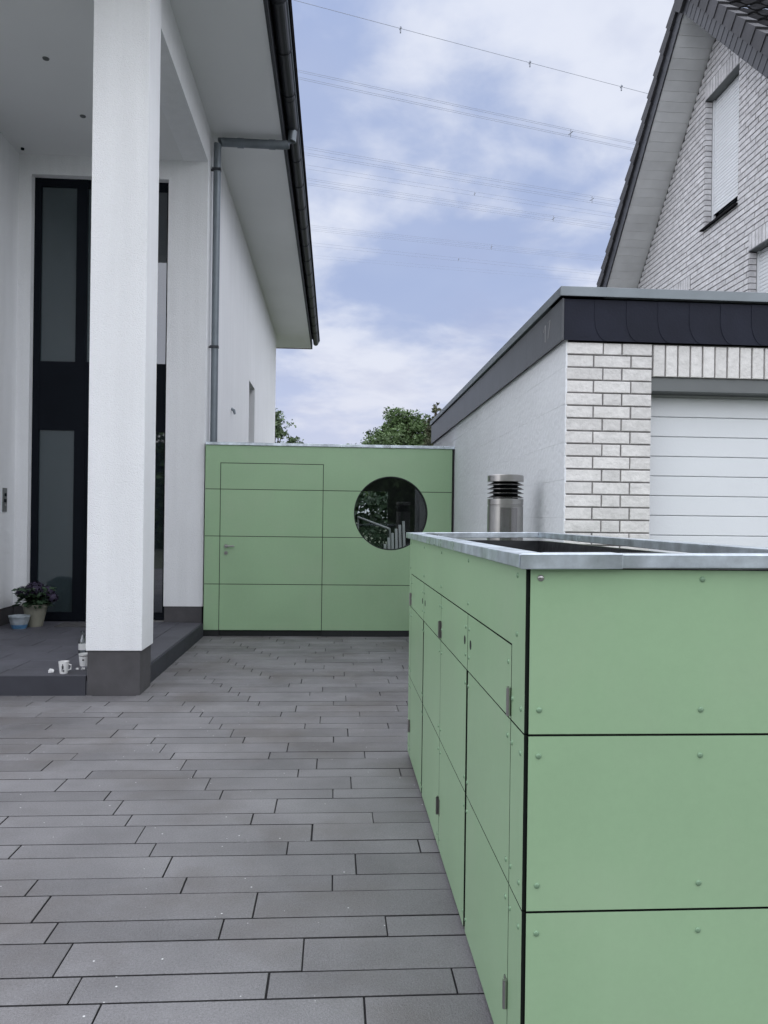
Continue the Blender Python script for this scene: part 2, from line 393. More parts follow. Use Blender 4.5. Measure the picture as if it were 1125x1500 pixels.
# kerb blocks at the front (left of the column) and along the right edge
for a, b in ((-3.9, -2.72), (-2.72, -2.0)): slab(a, b, PY0 + .025, PY0 + .30, -.005, .16, 'step_block'); B(a + .003, b - .003, PY0 + .003, PY0 + .023, -.005, .157).build('step_riser', M['riser_shade'], pf)
yy = PY0 + .41
for b in (7.6, 8.4, 9.2, FY - .0):
    slab(-1.9, -1.622, yy, b, -.005, .16, 'step_block'); B(-1.62, -1.6, yy + .003, b - .003, -.005, .157).build('step_riser', M['riser_shade'], pf); yy = b
y = PY0 + .30
row = 0
while y < FY:
    y1 = min(y + .40, FY + .06); x = -3.9 - (.3 if row % 2 else 0)
    while x < -1.9 - .01:
        a, b = max(x, -3.9), min(x + .6, -1.9)
        if y < PY0 + .41 and b > -2.0: b = -2.0
        if b - a > .05: slab(a, b, y, y1, .115, .16)
        x += .6
    y += .40; row += 1
# entrance glazing
DY = FY + .10
ent = B(-3.745, -2.10, DY + .05, DY + .09, .16, 5.63).build('entrance_facade', M['frame'], house)
fr = MB()
for a, b in ((-3.745, -3.665), (-3.235, -3.105), (-2.68, -2.62), (-2.135, -2.10)): fr.box(a, b, DY, DY + .05, .16, 5.63)
fr.build('window_frame', M['frame'], ent)
for a, b in ((-3.665, -3.235), (-3.105, -2.68), (-2.62, -2.135)):
    for z0, z1 in ((5.53, 5.63), (2.52, 3.37), (.16, .27)): B(a, b, DY + .004, DY + .05, z0, z1).build('spandrel_panel', M['frame'], ent)
for a, b, z0, z1, m in ((-3.665, -3.235, 3.37, 5.53, 'glass'), (-3.665, -3.235, .27, 2.52, 'glass'), (-3.105, -2.68, 3.37, 5.53, 'glass'),
                        (-2.62, -2.135, 3.37, 5.53, 'glassr'), (-2.62, -2.135, .27, 2.52, 'glassr')):
    B(a, b, DY + .03, DY + .036, z0, z1).build('pane', M[m], ent)
B(-3.105, -2.68, DY + .01, DY + .03, .27, 2.52).build('door_leaf', M['frame'], ent)
MB().tube([(-3.03, DY - .05, .7), (-3.03, DY - .05, 1.9)], .014).build('pull_handle', M['steel'], ent)
B(-2.62, -2.10, DY - .06, DY, .16, .18).build('threshold', M['steel'], ent)
# intercom
ic = B(-3.9, -3.885, 9.30, 9.40, 1.50, 1.78).build('intercom', M['lintel'], house, bevel=.003, label='dark grey door intercom panel')
MB().tube([(-3.885, 9.35, 1.70), (-3.875, 9.35, 1.70)], .020, 14).build('camera_lens', M['frame'], ic)
MB().tube([(-3.885, 9.35, 1.58), (-3.878, 9.35, 1.58)], .014, 14).build('bell_button', M['steel'], ic)
B(-3.886, -3.882, 9.315, 9.385, 1.61, 1.65).build('speaker_grille', M['frame'], ic)
# side window and little wall outlet
sw = B(WX - .26, WX - .22, 14.42, 15.42, 1.9, 4.03).build('side_window', M['frame'], house)
B(WX - .22, WX - .215, 14.50, 15.34, 1.98, 3.95).build('pane', M['glass'], sw)
B(WX - .22, WX + .03, 14.42, 15.42, 1.86, 1.9).build('sill', M['coping_alu'], sw)
MB().tube([(WX, 12.02, 3.15), (WX + .04, 12.02, 3.13), (WX + .055, 12.02, 3.07)], [.026, .024, .018], 10).build('wall_outlet', M['zinc'], house)
# eaves
so = MB(); so.box(WX, -.735, 4.6, 22.0, SOF, SOF + .03); so.box(-8.5, WX, 4.6, PY0, SOF, SOF + .03); so.box(-8.5, WX, YE, 22.0, SOF, SOF + .03)
so.build('eaves_soffit', M['soffit'], house)
B(-.735, -.70, 4.6, 22.02, SOF - .015, SOF + .16).build('fascia_board', M['shingle'], house)
B(-8.5, -.735, 22.0, 22.02, SOF - .02, SOF + .10).build('fascia_board', M['wood'], house)
gu = MB(); n = 10
prof = [(.072 * math.cos(t), .072 * math.sin(t)) for t in [math.pi + math.pi * i / n for i in range(n + 1)]]
pts = prof + [(u * .93, v * .93 + .002) for u, v in prof[::-1]]
gu.prism([(-.607 + u, SOF + .15 + v) for u, v in pts], 'y', 4.6, 22.0)
gut = gu.build('gutter', M['gutter'], house)
MB().tube([(-.530, 4.6, SOF + .155), (-.530, 22.0, SOF + .155)], .009).build('gutter_bead', M['zinc'], gut)
for i in range(20):
    y = 5.0 + i * .82
    br = MB().tube([(-.70, y, SOF + .165)] + [(-.607 + .078 * math.cos(t), y, SOF + .15 + .078 * math.sin(t)) for t in [math.pi + math.pi * i / 8 for i in range(9)]], .006, 5)
    br.build('gutter_bracket', M['gutter'], gut)
MB().prism([(-.607 + u * 1.06, SOF + .15 + v * 1.06) for u, v in pts], 'y', 7.45, 7.49).build('gutter_joint', M['gutter'], gut)
MB().prism([(-.607 + u * 1.06, SOF + .15 + v * 1.06) for u, v in pts], 'y', 9.2, 9.24).build('gutter_joint', M['gutter'], gut)
rf = MB()
rf.prism([(-.505, SOF + .20), (-.505, SOF + .235), (-4.6, SOF + 1.95), (-8.9, SOF + .235), (-8.9, SOF + .20), (-4.6, SOF + 1.90)], 'y', 4.5, 22.1)
roof = rf.build('roof', M['tile_dark'], house)
gb = MB(); gb.prism([(-8.5, SOF + .2), (-1.0, SOF + .2), (-4.6, SOF + 1.75)], 'y', 5.0, 20); gb.build('gable_infill', M['render'], house)
for i in range(55):
    y = 4.5 + i * .32
    B(-.53, -.495, y + .005, y + .315, SOF + .235, SOF + .27).build('eave_tile', M['tile_dark'], roof)
# downpipe
dp = MB().tube([(WX + .075, 9.86, .0), (WX + .075, 9.86, 6.13), (WX + .080, 9.863, 6.185), (WX + .105, 9.872, 6.225), (WX + .16, 9.89, 6.235)], [.044, .046, .052, .056, .056], 14)
dp.tube([(WX + .14, 9.888, 6.235), (-.72, 9.90, 6.235)], .056, 14)
dp.tube([(-.74, 9.90, 6.235), (-.66, 9.90, 6.245), (-.612, 9.90, 6.29), (-.607, 9.90, 6.42)], .056, 14)
dpo = dp.build('downpipe', M['zinc'], house, smooth=True)
MB().tube([(-1.30, 9.895, 6.235), (-1.22, 9.896, 6.235)], .062, 14).build('pipe_sleeve', M['zinc'], dpo, smooth=True)
MB().tube([(-.90, 9.898, 6.235), (-.82, 9.899, 6.235)], .062, 14).build('pipe_sleeve', M['zinc'], dpo, smooth=True)
for z in (3.62, 5.86):
    b = MB().tube([(WX + .075, 9.86, z - .012), (WX + .075, 9.86, z + .012)], .052, 14); b.box(WX, WX + .04, 9.85, 9.87, z - .01, z + .01)
    b.box(WX + .02, WX + .13, 9.80, 9.812, z - .012, z + .012)
    b.build('pipe_bracket', M['gutter'], dpo)

# ============================================================ GARDEN SHED (green wall between the buildings)
SY = 9.6
shed = thing('garden_shed', (-.05, SY + 1.5, 0), 'long sage green panelled shed wall with flush door and round window between the two buildings', 'shed')
X0, X1 = -1.60, 1.462
ZT = 2.36; J = [1.817, 1.237, .645]; ZB = .075; g = .004
D0, D1, DT = -1.413, -.150, 2.140
CXw, CZw, CR = .698, 1.545, .462
def arc(a0, a1, n=24): return [(CXw + (CR) * math.cos(a0 + (a1 - a0) * i / n), CZw + CR * math.sin(a0 + (a1 - a0) * i / n)) for i in range(n + 1)]
def ang(z, side):   # angle at which the circle crosses height z
    s_ = max(-1, min(1, (z - CZw) / CR)); a = math.asin(s_)
    return a if side > 0 else math.pi - a
def pan(pts, name='panel', par=None, m='green'):
    return MB().prism(pts, 'y', SY, SY + .008).build(name, M[m], par or shed, edge='y')
def rect(x0, x1, z0, z1): return [(x0 + g, z0 + g), (x1 - g, z0 + g), (x1 - g, z1 - g), (x0 + g, z1 - g)]
# top panel: notch for the door and for the top of the window
zj = J[0] + g
top = [(X0, zj), (D0 - g, zj), (D0 - g, DT + g), (D1 + g, DT + g), (D1 + g, zj)]
top += arc(ang(zj, -1), ang(zj, 1)) + [(X1, zj), (X1, ZT), (X0, ZT)]
pan(top)
zs = [J[0], J[1], J[2], ZB]
for i in range(3): pan(rect(X0 - g, D0, zs[i + 1], zs[i]))
# row two: two pieces left and right of the window
za, zb = J[0] - g, J[1] + g
pan([(D1 + g, za), (D1 + g, zb)] + arc(ang(zb, -1), ang(za, -1)))
pan([(X1, zb), (X1, za)] + arc(ang(za, 1), ang(zb, 1)))
zt = J[1] - g; zb = J[2] + g
pan([(X1, zt), (X1, zb), (D1 + g, zb), (D1 + g, zt)] + arc(ang(zt, -1), 2 * math.pi + ang(zt, 1)))
pan(rect(D1, X1 + g, ZB, J[2]))
sdoor = B(D0 + g, D1 - g, SY + .012, SY + .04, ZB, DT).build('shed_door', M['black'], shed)
for a, b in ((J[0], DT), (J[1], J[0]), (J[2], J[1]), (ZB, J[2])): pan(rect(D0, D1, a, b), 'door_panel', sdoor)
h = MB().tube([(-1.335, SY, 1.115), (-1.335, SY - .045, 1.115), (-1.23, SY - .048, 1.115)], .009)
h.lathe([(0, 0), (0, 0)], (0, 0, 0), 3)
h.build('door_handle', M['steel'], sdoor)
MB().tube([(-1.335, SY, 1.115), (-1.335, SY - .008, 1.115)], .024, 16).build('handle_rose', M['steel'], sdoor)
MB().tube([(-1.335, SY, 1.03), (-1.335, SY - .012, 1.03)], .022, 16).build('lock_rose', M['steel'], sdoor)
# substructure behind the panels, with the window opening left free
sb = MB(); yb0, yb1 = SY + .009, SY + .10
sb.box(X0, D0 - .0, yb0, yb1, 0.0, ZT); sb.box(D0, D1, yb0 + .032, yb1, 0, DT); sb.box(D0, D1, yb0, yb1, DT + .001, ZT)
sb.box(D1, CXw - CR - .001, yb0, yb1, 0, ZT); sb.box(CXw + CR + .001, X1, yb0, yb1, 0, ZT)
sb.box(CXw - CR, CXw + CR, yb0, yb1, 0, CZw - CR - .001); sb.box(CXw - CR, CXw + CR, yb0, yb1, CZw + CR + .001, ZT)
for qa in range(4):     # the four corners round the opening
    cor = [(CXw + CR * (1 if qa in (0, 3) else -1), CZw + CR * (1 if qa in (0, 1) else -1))]
    a0 = qa * math.pi / 2
    ar = [(CXw + CR * math.cos(a0 + math.pi / 2 * i / 12), CZw + CR * math.sin(a0 + math.pi / 2 * i / 12)) for i in range(13)]
    sb.prism(cor + ar, 'y', yb0, yb1)
sb.build('substructure', M['black'], shed)
sh = MB(); sh.box(X0, X0 + .05, yb1, 12.6, 0, ZT); sh.box(X1 - .05, X1, yb1, 12.6, 0, ZT)
sh.box(X0 + .05, .22, 12.5, 12.6, 0, ZT); sh.box(.86, X1 - .05, 12.5, 12.6, 0, ZT); sh.box(.22, .86, 12.5, 12.6, 1.93, ZT)
sh.build('inner_wall', M['black'], shed)
rdk = MB(); rdk.box(X0, .25, yb0, 12.6, ZT, ZT + .02); rdk.box(1.38, X1, yb0, 12.6, ZT, ZT + .02); rdk.box(.25, 1.38, yb0, 10.0, ZT, ZT + .02); rdk.box(.25, 1.38, 12.0, 12.6, ZT, ZT + .02)  # deck left open in the middle to drop daylight onto the added slats
rdk.build('roof_deck', M['black'], shed)
B(1.20, 1.22, 9.75, 10.9, 0, ZT - .02).build('inner_partition', M['plinth'], shed)
B(X1, X1 + .018, SY + .002, SY + .10, 0, ZT).build('gap_shade', M['black'], shed)  # black strip laid in for the shade of the gap beside the garage
B(X0 - .0, X1 + .03, SY - .018, SY + .14, ZT + .002, ZT + .036).build('coping', M['tin'], shed, bevel=.002)
ring = MB(); nn = 64
for (r0, r1, ya, yb_) in ((CR - .012, CR + .003, SY + .001, SY + .10),):
    for i in range(nn):
        t0, t1 = 2 * math.pi * i / nn, 2 * math.pi * (i + 1) / nn
        q = [(CXw + r * math.cos(t), CZw + r * math.sin(t)) for r, t in ((r0, t0), (r1, t0), (r1, t1), (r0, t1))]
        kk = len(ring.v)
        for yv in (ya, yb_):
            ring.v += [(a, yv, b) for a, b in q]
        ring.f += [(kk, kk + 1, kk + 2, kk + 3), (kk + 4, kk + 7, kk + 6, kk + 5), (kk, kk + 3, kk + 7, kk + 4), (kk + 1, kk + 5, kk + 6, kk + 2)]
rw = ring.build('round_window', M['black'], shed)
MB().prism([(CXw + (CR - .011) * math.cos(2 * math.pi * i / 64), CZw + (CR - .011) * math.sin(2 * math.pi * i / 64)) for i in range(64)], 'y', SY + .05, SY + .056).build('pane', M['seeglass'], rw)
# slats and bar added inside the shed, standing in for reflections in the pane
sl = thing('reflection_slats', (.95, 10.9, 0), 'white upright slats standing in for pale reflections low in the round shed window', 'slat_stand_in')
for i in range(6):
    x = .70 + i * .055; zt_ = 1.12 + .33 * (i / 5) ** .8
    q = MB(); yt = 10.45 + .45 * zt_; q.raw([(x, 10.45, .05), (x + .036, 10.45, .05), (x + .036, 10.48, .05), (x, 10.48, .05), (x, yt, zt_), (x + .036, yt, zt_), (x + .036, yt + .03, zt_), (x, yt + .03, zt_)],
          [(0, 3, 2, 1), (4, 5, 6, 7), (0, 1, 5, 4), (1, 2, 6, 5), (2, 3, 7, 6), (3, 0, 4, 7)]); q.build('slat', M['slatwhite'], sl)
B(.64, 1.05, 10.935, 10.96, .5, .56).build('rail', M['slatwhite'], sl)
B(.64, .67, 10.935, 10.96, 0, .5).build('leg', M['slatwhite'], sl); B(1.02, 1.05, 10.935, 10.96, 0, .5).build('leg', M['slatwhite'], sl)
tb = MB().tube([(.36, 11.9, 1.50), (.80, 11.2, 1.33)], .018); tb.tube([(.36, 11.9, 1.5), (.36, 11.9, 0)], .014); tb.tube([(.8, 11.2, 1.33), (.86, 11.2, 0)], .014)
tag(tb.build('reflection_bar', M['slatwhite']), 'pale bar standing in for a bright beam reflected in the round shed window', 'bar_stand_in')  # added bar for the bright beam mirrored in the glass

# ============================================================ BIN ENCLOSURE (front right)
BX0, BX1, BY0, BY1 = .47, 1.335, 1.855, 4.77
ZC = 1.340; S1, S2, Z0 = .930, .497, .022
box = thing('bin_enclosure', (.9, 3.3, 0), 'sage green bin enclosure in the right foreground with double doors and open metal-edged top', 'bin enclosure')
t = .008
inn = MB(); inn.box(BX0 + t + .006, BX1 - t, BY0 + t + .006, BY1 - t, 0.012, 1.24)
inn.build('carcass', M['black'], box)
# front panels (facing the camera)
gp = .0028
def front(z0, z1): return B(BX0 + .0095, BX1 - .002, BY0, BY0 + t, z0 + gp, z1 - gp).build('front_panel', M['green'], box, edge='y')
rv = MB(); 
for a, b in ((0, 1), (.0055, .8), (.0085, .3), (.009, 0)): pass
RIV = MB().lathe([(.0085, 0), (.0078, .0022), (.005, .0038), (.0001, .0043)], n=12).mesh('rivet', M['steel'], smooth=True)
RIVG = MB().lathe([(.0075, 0), (.0068, .0022), (.0045, .0036), (.0001, .004)], n=10).mesh('rivet', mat('green_rivet_cap', (.20, .32, .20), .35, .2), smooth=True)
def rivet(p, par, face, green=False):
    rot = {'-y': (R(90), 0, 0), '-x': (0, R(-90), 0)}[face]
    link('rivet', RIVG if green else RIV, par, loc=p, rot=rot)
for (z0, z1, r0, r1) in ((S1, ZC, .992, 1.315), (S2, S1, .562, .879), (Z0, S2, .10, .445)):
    fp = front(z0, z1)
    for x in (.505, .912, 1.30):
        for z in (r0, r1): rivet((x, BY0, z), fp, '-y', not (z > 1.2 and x < .6))
# side, facing the driveway
def sprism(pts, name, par=None):
    return MB().prism(pts, 'x', BX0, BX0 + t).build(name, M['green'], par or box, edge='x')
def srect(y0, y1, z0, z1, k=.0022): return [(y0 + k, z0 + gp * .7), (y1 - k, z0 + gp * .7), (y1 - k, z1 - gp * .7), (y0 + k, z1 - gp * .7)]
YA = BY0 + .0065; ya, yb, DTz = 2.003, 4.655, 1.128
bnd = sprism([(YA, S1 + .0025), (ya - .003, S1 + .0025), (ya - .003, DTz + .003), (yb + .003, DTz + .003), (yb + .003, S1 + .0025), (BY1, S1 + .0025), (BY1, ZC), (YA, ZC)], 'side_panel')
for y in (1.945, 2.67, 3.35, 4.0, 4.70):
    for z in (1.315, 1.165):
        rivet((BX0, y, z), bnd, '-x', True)
for z in (.985, .965): pass
rivet((BX0, 1.985, .99), bnd, '-x', True); rivet((BX0, 1.895, .985), bnd, '-x', True)
for (z0, z1) in ((S2, S1), (Z0, S2)):
    for (u, v) in ((YA - .002, ya), (yb, BY1)):
        pn = sprism(srect(u, v, z0, z1), 'side_panel')
        for yv in ((1.985, 1.895) if u < 3 else (4.69, 4.74)):
            rivet((BX0, yv, z1 - .055), pn, '-x', True); rivet((BX0, yv, z0 + .055), pn, '-x', True)
dys = [ya, 2.672, 3.345, 4.0, yb]
for i in range(4):
    u, v = dys[i], dys[i + 1]
    hinge_at = u if i % 2 == 0 else v
    dr = B(BX0 + t + .0005, BX0 + t + .006, u + .004 + (.015 if i % 2 else 0), v - .004 - (0 if i % 2 else .015), Z0 + .01, DTz - .004).build('enclosure_door', M['black'], box)
    kk = (.0045 if i % 2 == 0 else .0022)
    for (z0, z1) in ((S1, DTz), (S2, S1), (Z0, S2)):
        kk = .0035 if z0 == S1 else .017
        k1, k2 = (.0030, kk) if i % 2 == 0 else (kk, .0030)
        pts = [(u + k1, z0 + gp * .7), (v - k2, z0 + gp * .7), (v - k2, z1 - gp * .7), (u + k1, z1 - gp * .7)]
        pn = sprism(pts, 'door_panel', dr)
        for yv in (u + .035, v - .03):
            for z in (z0 + .05, z1 - .05): rivet((BX0, yv, z), pn, '-x', True)
    hy = (v - .058) if i % 2 == 0 else (u + .058)
    MB().tube([(BX0 - .0008, hy, 1.028), (BX0 + .006, hy, 1.028)], .016, 20).build('finger_hole', M['black'], dr)
    for hz in (.978, .207):
        sgn = 1 if i % 2 == 0 else -1
        hb = MB(); hb.tube([(BX0 - .007, hinge_at, hz - .037), (BX0 - .007, hinge_at, hz + .037)], .0062, 10)
        hb.box(BX0 - .003, BX0 - .0003, min(hinge_at, hinge_at + sgn * .03), max(hinge_at, hinge_at + sgn * .03), hz - .035, hz + .035)
        hb.build('hinge', M['steel'], dr)
# right and far faces
for (z0, z1) in ((S1, ZC), (S2, S1), (Z0, S2)):
    B(BX1 - t, BX1, BY0 + .01, BY1 - .01, z0 + gp, z1 - gp).build('side_panel', M['green'], box)
    B(BX0 + .01, BX1 - .01, BY1 - t, BY1, z0 + gp, z1 - gp).build('rear_panel', M['green'], box)
# coping: four folded metal strips, slightly falling to the corner nearest the camera
def cop(p, zt, th=.034, w_in=None):  # p: outer/inner quad, zt heights per vertex
    a = MB(); v = [(x, y, z) for (x, y), z in zip(p, zt)] + [(x, y, z - th) for (x, y), z in zip(p, zt)]
    a.raw(v, [(0, 1, 2, 3), (7, 6, 5, 4), (0, 4, 5, 1), (1, 5, 6, 2), (2, 6, 7, 3), (3, 7, 4, 0)])
    return a.build('coping_strip', M['tin'], box, bevel=.0025)
cx0, cx1, cy0, cy1, cw = BX0 - .024, BX1 + .012, BY0 - .022, BY1 + .03, .082
hNL, hNR, hFL, hFR = 1.374, 1.381, 1.380, 1.392
cop([(cx0, cy0), (cx0 + cw, cy0 + cw), (cx0 + cw, cy1 - cw), (cx0, cy1)], [hNL, hNL, hFL, hFL])
xj = .702; hj = hNL + (hNR - hNL) * .3
cop([(cx0 + .001, cy0 - .003), (xj, cy0 - .003), (xj, cy0 + cw), (cx0 + cw + .002, cy0 + cw)], [hNL + .0015, hj + .002, hj + .002, hNL + .002], th=.038)
cop([(xj - .004, cy0), (cx1, cy0), (cx1 - cw, cy0 + cw), (xj - .004, cy0 + cw)], [hj, hNR, hNR, hj])
cop([(cx0 + .002, cy1), (cx0 + cw + .002, cy1 - cw), (cx1 - cw, cy1 - cw), (cx1, cy1)], [hFL, hFL, hFR, hFR])
cop([(cx1, cy0 + .003), (cx1, cy1 - .003), (cx1 - cw, cy1 - cw - .003), (cx1 - cw, cy0 + cw + .003)], [hNR, hFR, hFR, hNR])
cb = MB()
for k in range(1): cb.box(.60, .64, cy1 - .05, cy1 - .01, hFL, hFL + .004)
ln = MB(); i0, i1, j0, j1 = cx0 + cw - .006, cx1 - cw + .006, cy0 + cw - .006, cy1 - cw + .006
zl, zh = 1.262, 1.338
ln.box(i0 - .03, i0, j0, j1, zl, zh); ln.box(i1, i1 + .03, j0, j1, zl, zh); ln.box(i0 - .03, i1 + .03, j0 - .03, j0, zl, zh); ln.box(i0 - .03, i1 + .03, j1, j1 + .03, zl, zh)
ln.build('roof_lining', M['lining'], box)
B(i0 - .03, i1 + .03, j0 - .03, j1 + .03, 1.245, zl).build('roof_tray', mat('damp_roof_mat', (.05, .042, .036), .9, var=.4, vs=7, bump=.6, bs=30, spec=.1), box)

# ============================================================ STAINLESS LAMP POST behind the enclosure
lp = thing('light_column', (1.225, 5.48, 0), 'stainless steel column with louvred lamp head beside the white garage wall', 'lamp')
c = (1.225, 5.48, 0)
MB().lathe([(.128, 0), (.128, 1.565), (.124, 1.568), (.124, 1.575), (.128, 1.578), (.128, 1.618), (0.001, 1.622)], c, 32).build('post', M['steel'], lp, smooth=True)
MB().lathe([(.088, 1.60), (.088, 1.75)], c, 24).build('lamp_core', M['frame'], lp, smooth=True)
for k in range(4):
    z = 1.628 + k * .0305
    MB().lathe([(.088, z + .016), (.130, z - .002), (.130, z + .001), (.088, z + .019)], c, 32).build('louvre', M['steel_dk'], lp, smooth=True)
MB().lathe([(.09, 1.742), (.129, 1.742), (.129, 1.785), (.12, 1.79), (.001, 1.792)], c, 32).build('cap', M['steel'], lp, smooth=True)
pn = MB()
for i in range(8):
    t0 = R(-118 + i * 7); t1 = R(-118 + (i + 1) * 7)
    pn.raw([(c[0] + .1295 * math.cos(t0), c[1] + .1295 * math.sin(t0), 1.15), (c[0] + .1295 * math.cos(t1), c[1] + .1295 * math.sin(t1), 1.15),
            (c[0] + .1295 * math.cos(t1), c[1] + .1295 * math.sin(t1), 1.555), (c[0] + .1295 * math.cos(t0), c[1] + .1295 * math.sin(t0), 1.555)], [(0, 1, 2, 3)])
pn.build('reflection_strip', M['steel_dk'], lp, smooth=True)  # darker steel sheet added for the dark reflection on the post

# ============================================================ GARAGE
GX, GY, GXR = 1.495, 4.95, 5.2
GE = 11.75
gar = thing('garage', (3.3, 8, 0), 'flat-roofed garage with cream brick front, white side wall and dark shingled fascia', 'garage')
core = MB(); core.box(GX + .012, GX + .30, GY + .08, GE, 0, 2.66); core.box(GXR - .3, GXR, GY + .08, GE, 0, 2.66); core.box(GX + .3, GXR - .3, GE - .3, GE, 0, 2.66)
core.build('wall', M['mortar'], gar)
# painted block side wall
blk = []
bh, bl = .248, .50
cnt = 0; stf = MB()
r = 0; z = .0
while z < 2.66:
    z1 = min(z + bh, 2.66); y = GY + .001 - (bl / 2 if r % 2 else 0)
    while y < GE:
        a, b = max(y, GY + .001), min(y + bl, GE)
        if b - a > .02:
            pr = random.uniform(-.0006, .0006)
            sx, sz = round(b - a, 3), round(z1 - z, 3)
            key = ('wall_block', sx, sz)
            me = cmesh(key, lambda: MB().cham(sx - .0006, .012, sz - .0006, .0011), M['painted'])
            link('wall_block', me, gar, loc=(GX + pr, b, z), rot=(0, 0, R(-90)))
        y += bl
    z = z1; r += 1
# brick front pier: courses of .0833
CRS = .0833
def brick(x0, x1, z0, z1, par, y=GY, m='brick', key='brick'):
    sx, sz = round(x1 - x0 - .010, 3), round(z1 - z0 - .010, 3)
    me = cmesh((key, sx, sz), lambda: MB().cham(sx, .08, sz, .003), M[m])
    return link(key, me, par, loc=(x0 + .005 + random.uniform(-.001, .001), y + random.uniform(-.0025, .0025), z0 + .005), rot=(random.uniform(-.006, .006), 0, 0))
def pier(x0, x1, mort):
    B(x0 + .004, x1 - .003, GY + .012, GY + .25, 0, 2.64).build('pier_mortar', M['mortar'], gar)
    zz = 2.64; i = 0
    while zz > 0.02:
        z0 = max(zz - CRS, 0)
        w_ = x1 - x0
        cuts = [0, .188, .438, w_] if i % 2 == 1 else [0, .25, .3775, w_]
        if zz - z0 > .03:
            for a, b in zip(cuts[:-1], cuts[1:]): brick(x0 + a, x0 + b, z0 + (0 if z0 else 0), zz, gar)
        zz -= CRS; i += 1
pier(GX, 2.077, 1); pier(4.62, GXR, 1)
B(2.077, 4.62, GY + .014, GY + .24, 2.425, 2.64).build('lintel_mortar', M['mortar'], gar)
x = 2.080
while x < 4.60:
    sx, sz = .0735, .205
    me = cmesh(('soldier_brick', 1), lambda: MB().cham(.0735, .08, .205, .003), M['brick'])
    link('soldier_brick', me, gar, loc=(x + .005, GY + random.uniform(-.0025, .0025), 2.426), rot=(random.uniform(-.005, .005), 0, 0)); x += .0845
B(2.077, 4.62, GY + .02, GY + .20, 2.335, 2.4235).build('lintel_sheet', M['lintel'], gar)
gd = B(2.06, 4.63, GY + .185, GY + .22, 0, 2.335).build('garage_door', M['doorwhite'], gar)
zt = 2.318; first = True
while zt > .01:
    z0 = max(zt - (.1345), 0)
    me = MB(); me.cham(2.55, .02, zt - z0 - .004, .0035)
    link('door_slat', me.mesh('door_slat', M['doorwhite']), gd, loc=(2.068, GY + .165, z0 + .002)); zt = z0
# fascia of round-cornered shingles on the front
FZ0, FZ1 = 2.645, 2.915
B(GX - .03, GXR, GY - .012, GY + .03, FZ0 + .01, FZ1).build('fascia_batten', M['black'], gar)
nsh = 18; wsh = (GXR - GX + .05) / nsh
wsh = .212
x = GXR
i = 0
xr = GX - .030
sh_l = []
while xr < GXR:
    xl = xr; xr2 = min(xl + wsh + .10, GXR + .02)
    pts = [(xl, FZ1 - .002), (xl, FZ0 + .02)]
    pts = [(xl, FZ1 - .002), (xl, FZ0), (xr2 - .0, FZ0)]
    # right edge curves in towards the bottom-left corner of the next shingle
    arcp = []
    wtot = xr2 - xl
    for q in range(9):
        a = q / 8
        arcp.append((xr2 - .10 * (1 - a) ** 2.2 * 0 - 0, 0))
    pts = [(xl, FZ1 - .002), (xl + .0, FZ0 + .155)]
    for q in range(1, 9):
        a = q / 8 * math.pi / 2
        pts.append((xl + .085 * (1 - math.cos(a)), FZ0 + .155 * (1 - math.sin(a))))
    pts += [(xr2, FZ0), (xr2, FZ1 - .002)]
    if i == 0: pts = [(xl, FZ1 - .002), (xl, FZ0), (xr2, FZ0), (xr2, FZ1 - .002)]
    tilt = .0
    mbs = MB(); kk = len(pts)
    # wedge: left edge lies on top of the neighbour
    def yy_(u, off): return GY - .016 - .0045 * (1 - (u - xl) / (xr2 - xl)) + off
    mbs.v = [(u, yy_(u, 0), v) for u, v in pts] + [(u, yy_(u, .003), v) for u, v in pts]
    mbs.f = [tuple(range(kk)), tuple(range(kk, 2 * kk))[::-1]] + [(a, kk + a, kk + (a + 1) % kk, (a + 1) % kk) for a in range(kk)]
    mbs.build('fascia_shingle', M['garfascia'], gar)
    xr = xl + wsh; i += 1
# side fascia cladding sheets
y = GY - .028
while y < GE:
    y1 = min(y + .95, GE)
    B(GX - .034, GX - .024, y + .001, y1 - .001, FZ0, FZ1).build('side_fascia_sheet', M['garside'], gar); y = y1
B(GX - .023, GX + .01, GY + .03, GE, FZ0 + .015, FZ1).build('fascia_batten', M['black'], gar)
ca = .058
cpm = MB(); cpm.box(GX - .055, GX + .25, GY - .045 + .0, GE + .03, 2.925, 2.985); cpm.build('side_coping', M['coping_alu'], gar, bevel=.003)
cpf = MB(); cpf.box(GX - .052, GXR + .05, GY - .048, GY + .25, 2.925, 2.988); cpf.build('front_coping', M['coping_alu'], gar, bevel=.003)
B(GX + .05, GXR, GY + .1, GE, 2.66, 2.93).build('roof_slab', M['black'], gar)
# chalk scrawl on the side fascia: reads like 1 and 7
xk = GX - .0345
ck = MB()
def stroke(a, b, wd=.005):
    ck.tube([(xk, a[0], a[1]), (xk, b[0], b[1])], wd / 2, 4)
stroke((5.33, 2.84), (5.33, 2.72)); stroke((5.33, 2.84), (5.38, 2.80)); stroke((5.27, 2.84), (5.21, 2.845)); stroke((5.21, 2.845), (5.26, 2.73))
ck.build('chalk_mark', M['chalk'], gar, label='faint white chalk strokes')

# ============================================================ BRICK HOUSE (right, behind the garage)
NX = 5.57; VX = 4.985
AY, AZ = 10.95, 8.95           # soffit apex
EY0, EY1 = 5.2, 16.7
def soff_z(y): return min(AZ - (y - AY), AZ + (y - AY))
nb = thing('brick_house', (9, 11, 0), 'pale brick gabled house with dark tiled roof and closed white roller shutters behind the garage', 'house')
wins = [(10.45, 11.43, 5.985, 98 * .0833 - .236), (9.05, 10.13, 3.3, 65 * .0833 - .236), (11.86, 12.94, 3.3, 65 * .0833 - .236)]
sold = [(w_[0] - .0, w_[1] + .0, w_[3], w_[3] + .24) for w_ in wins]
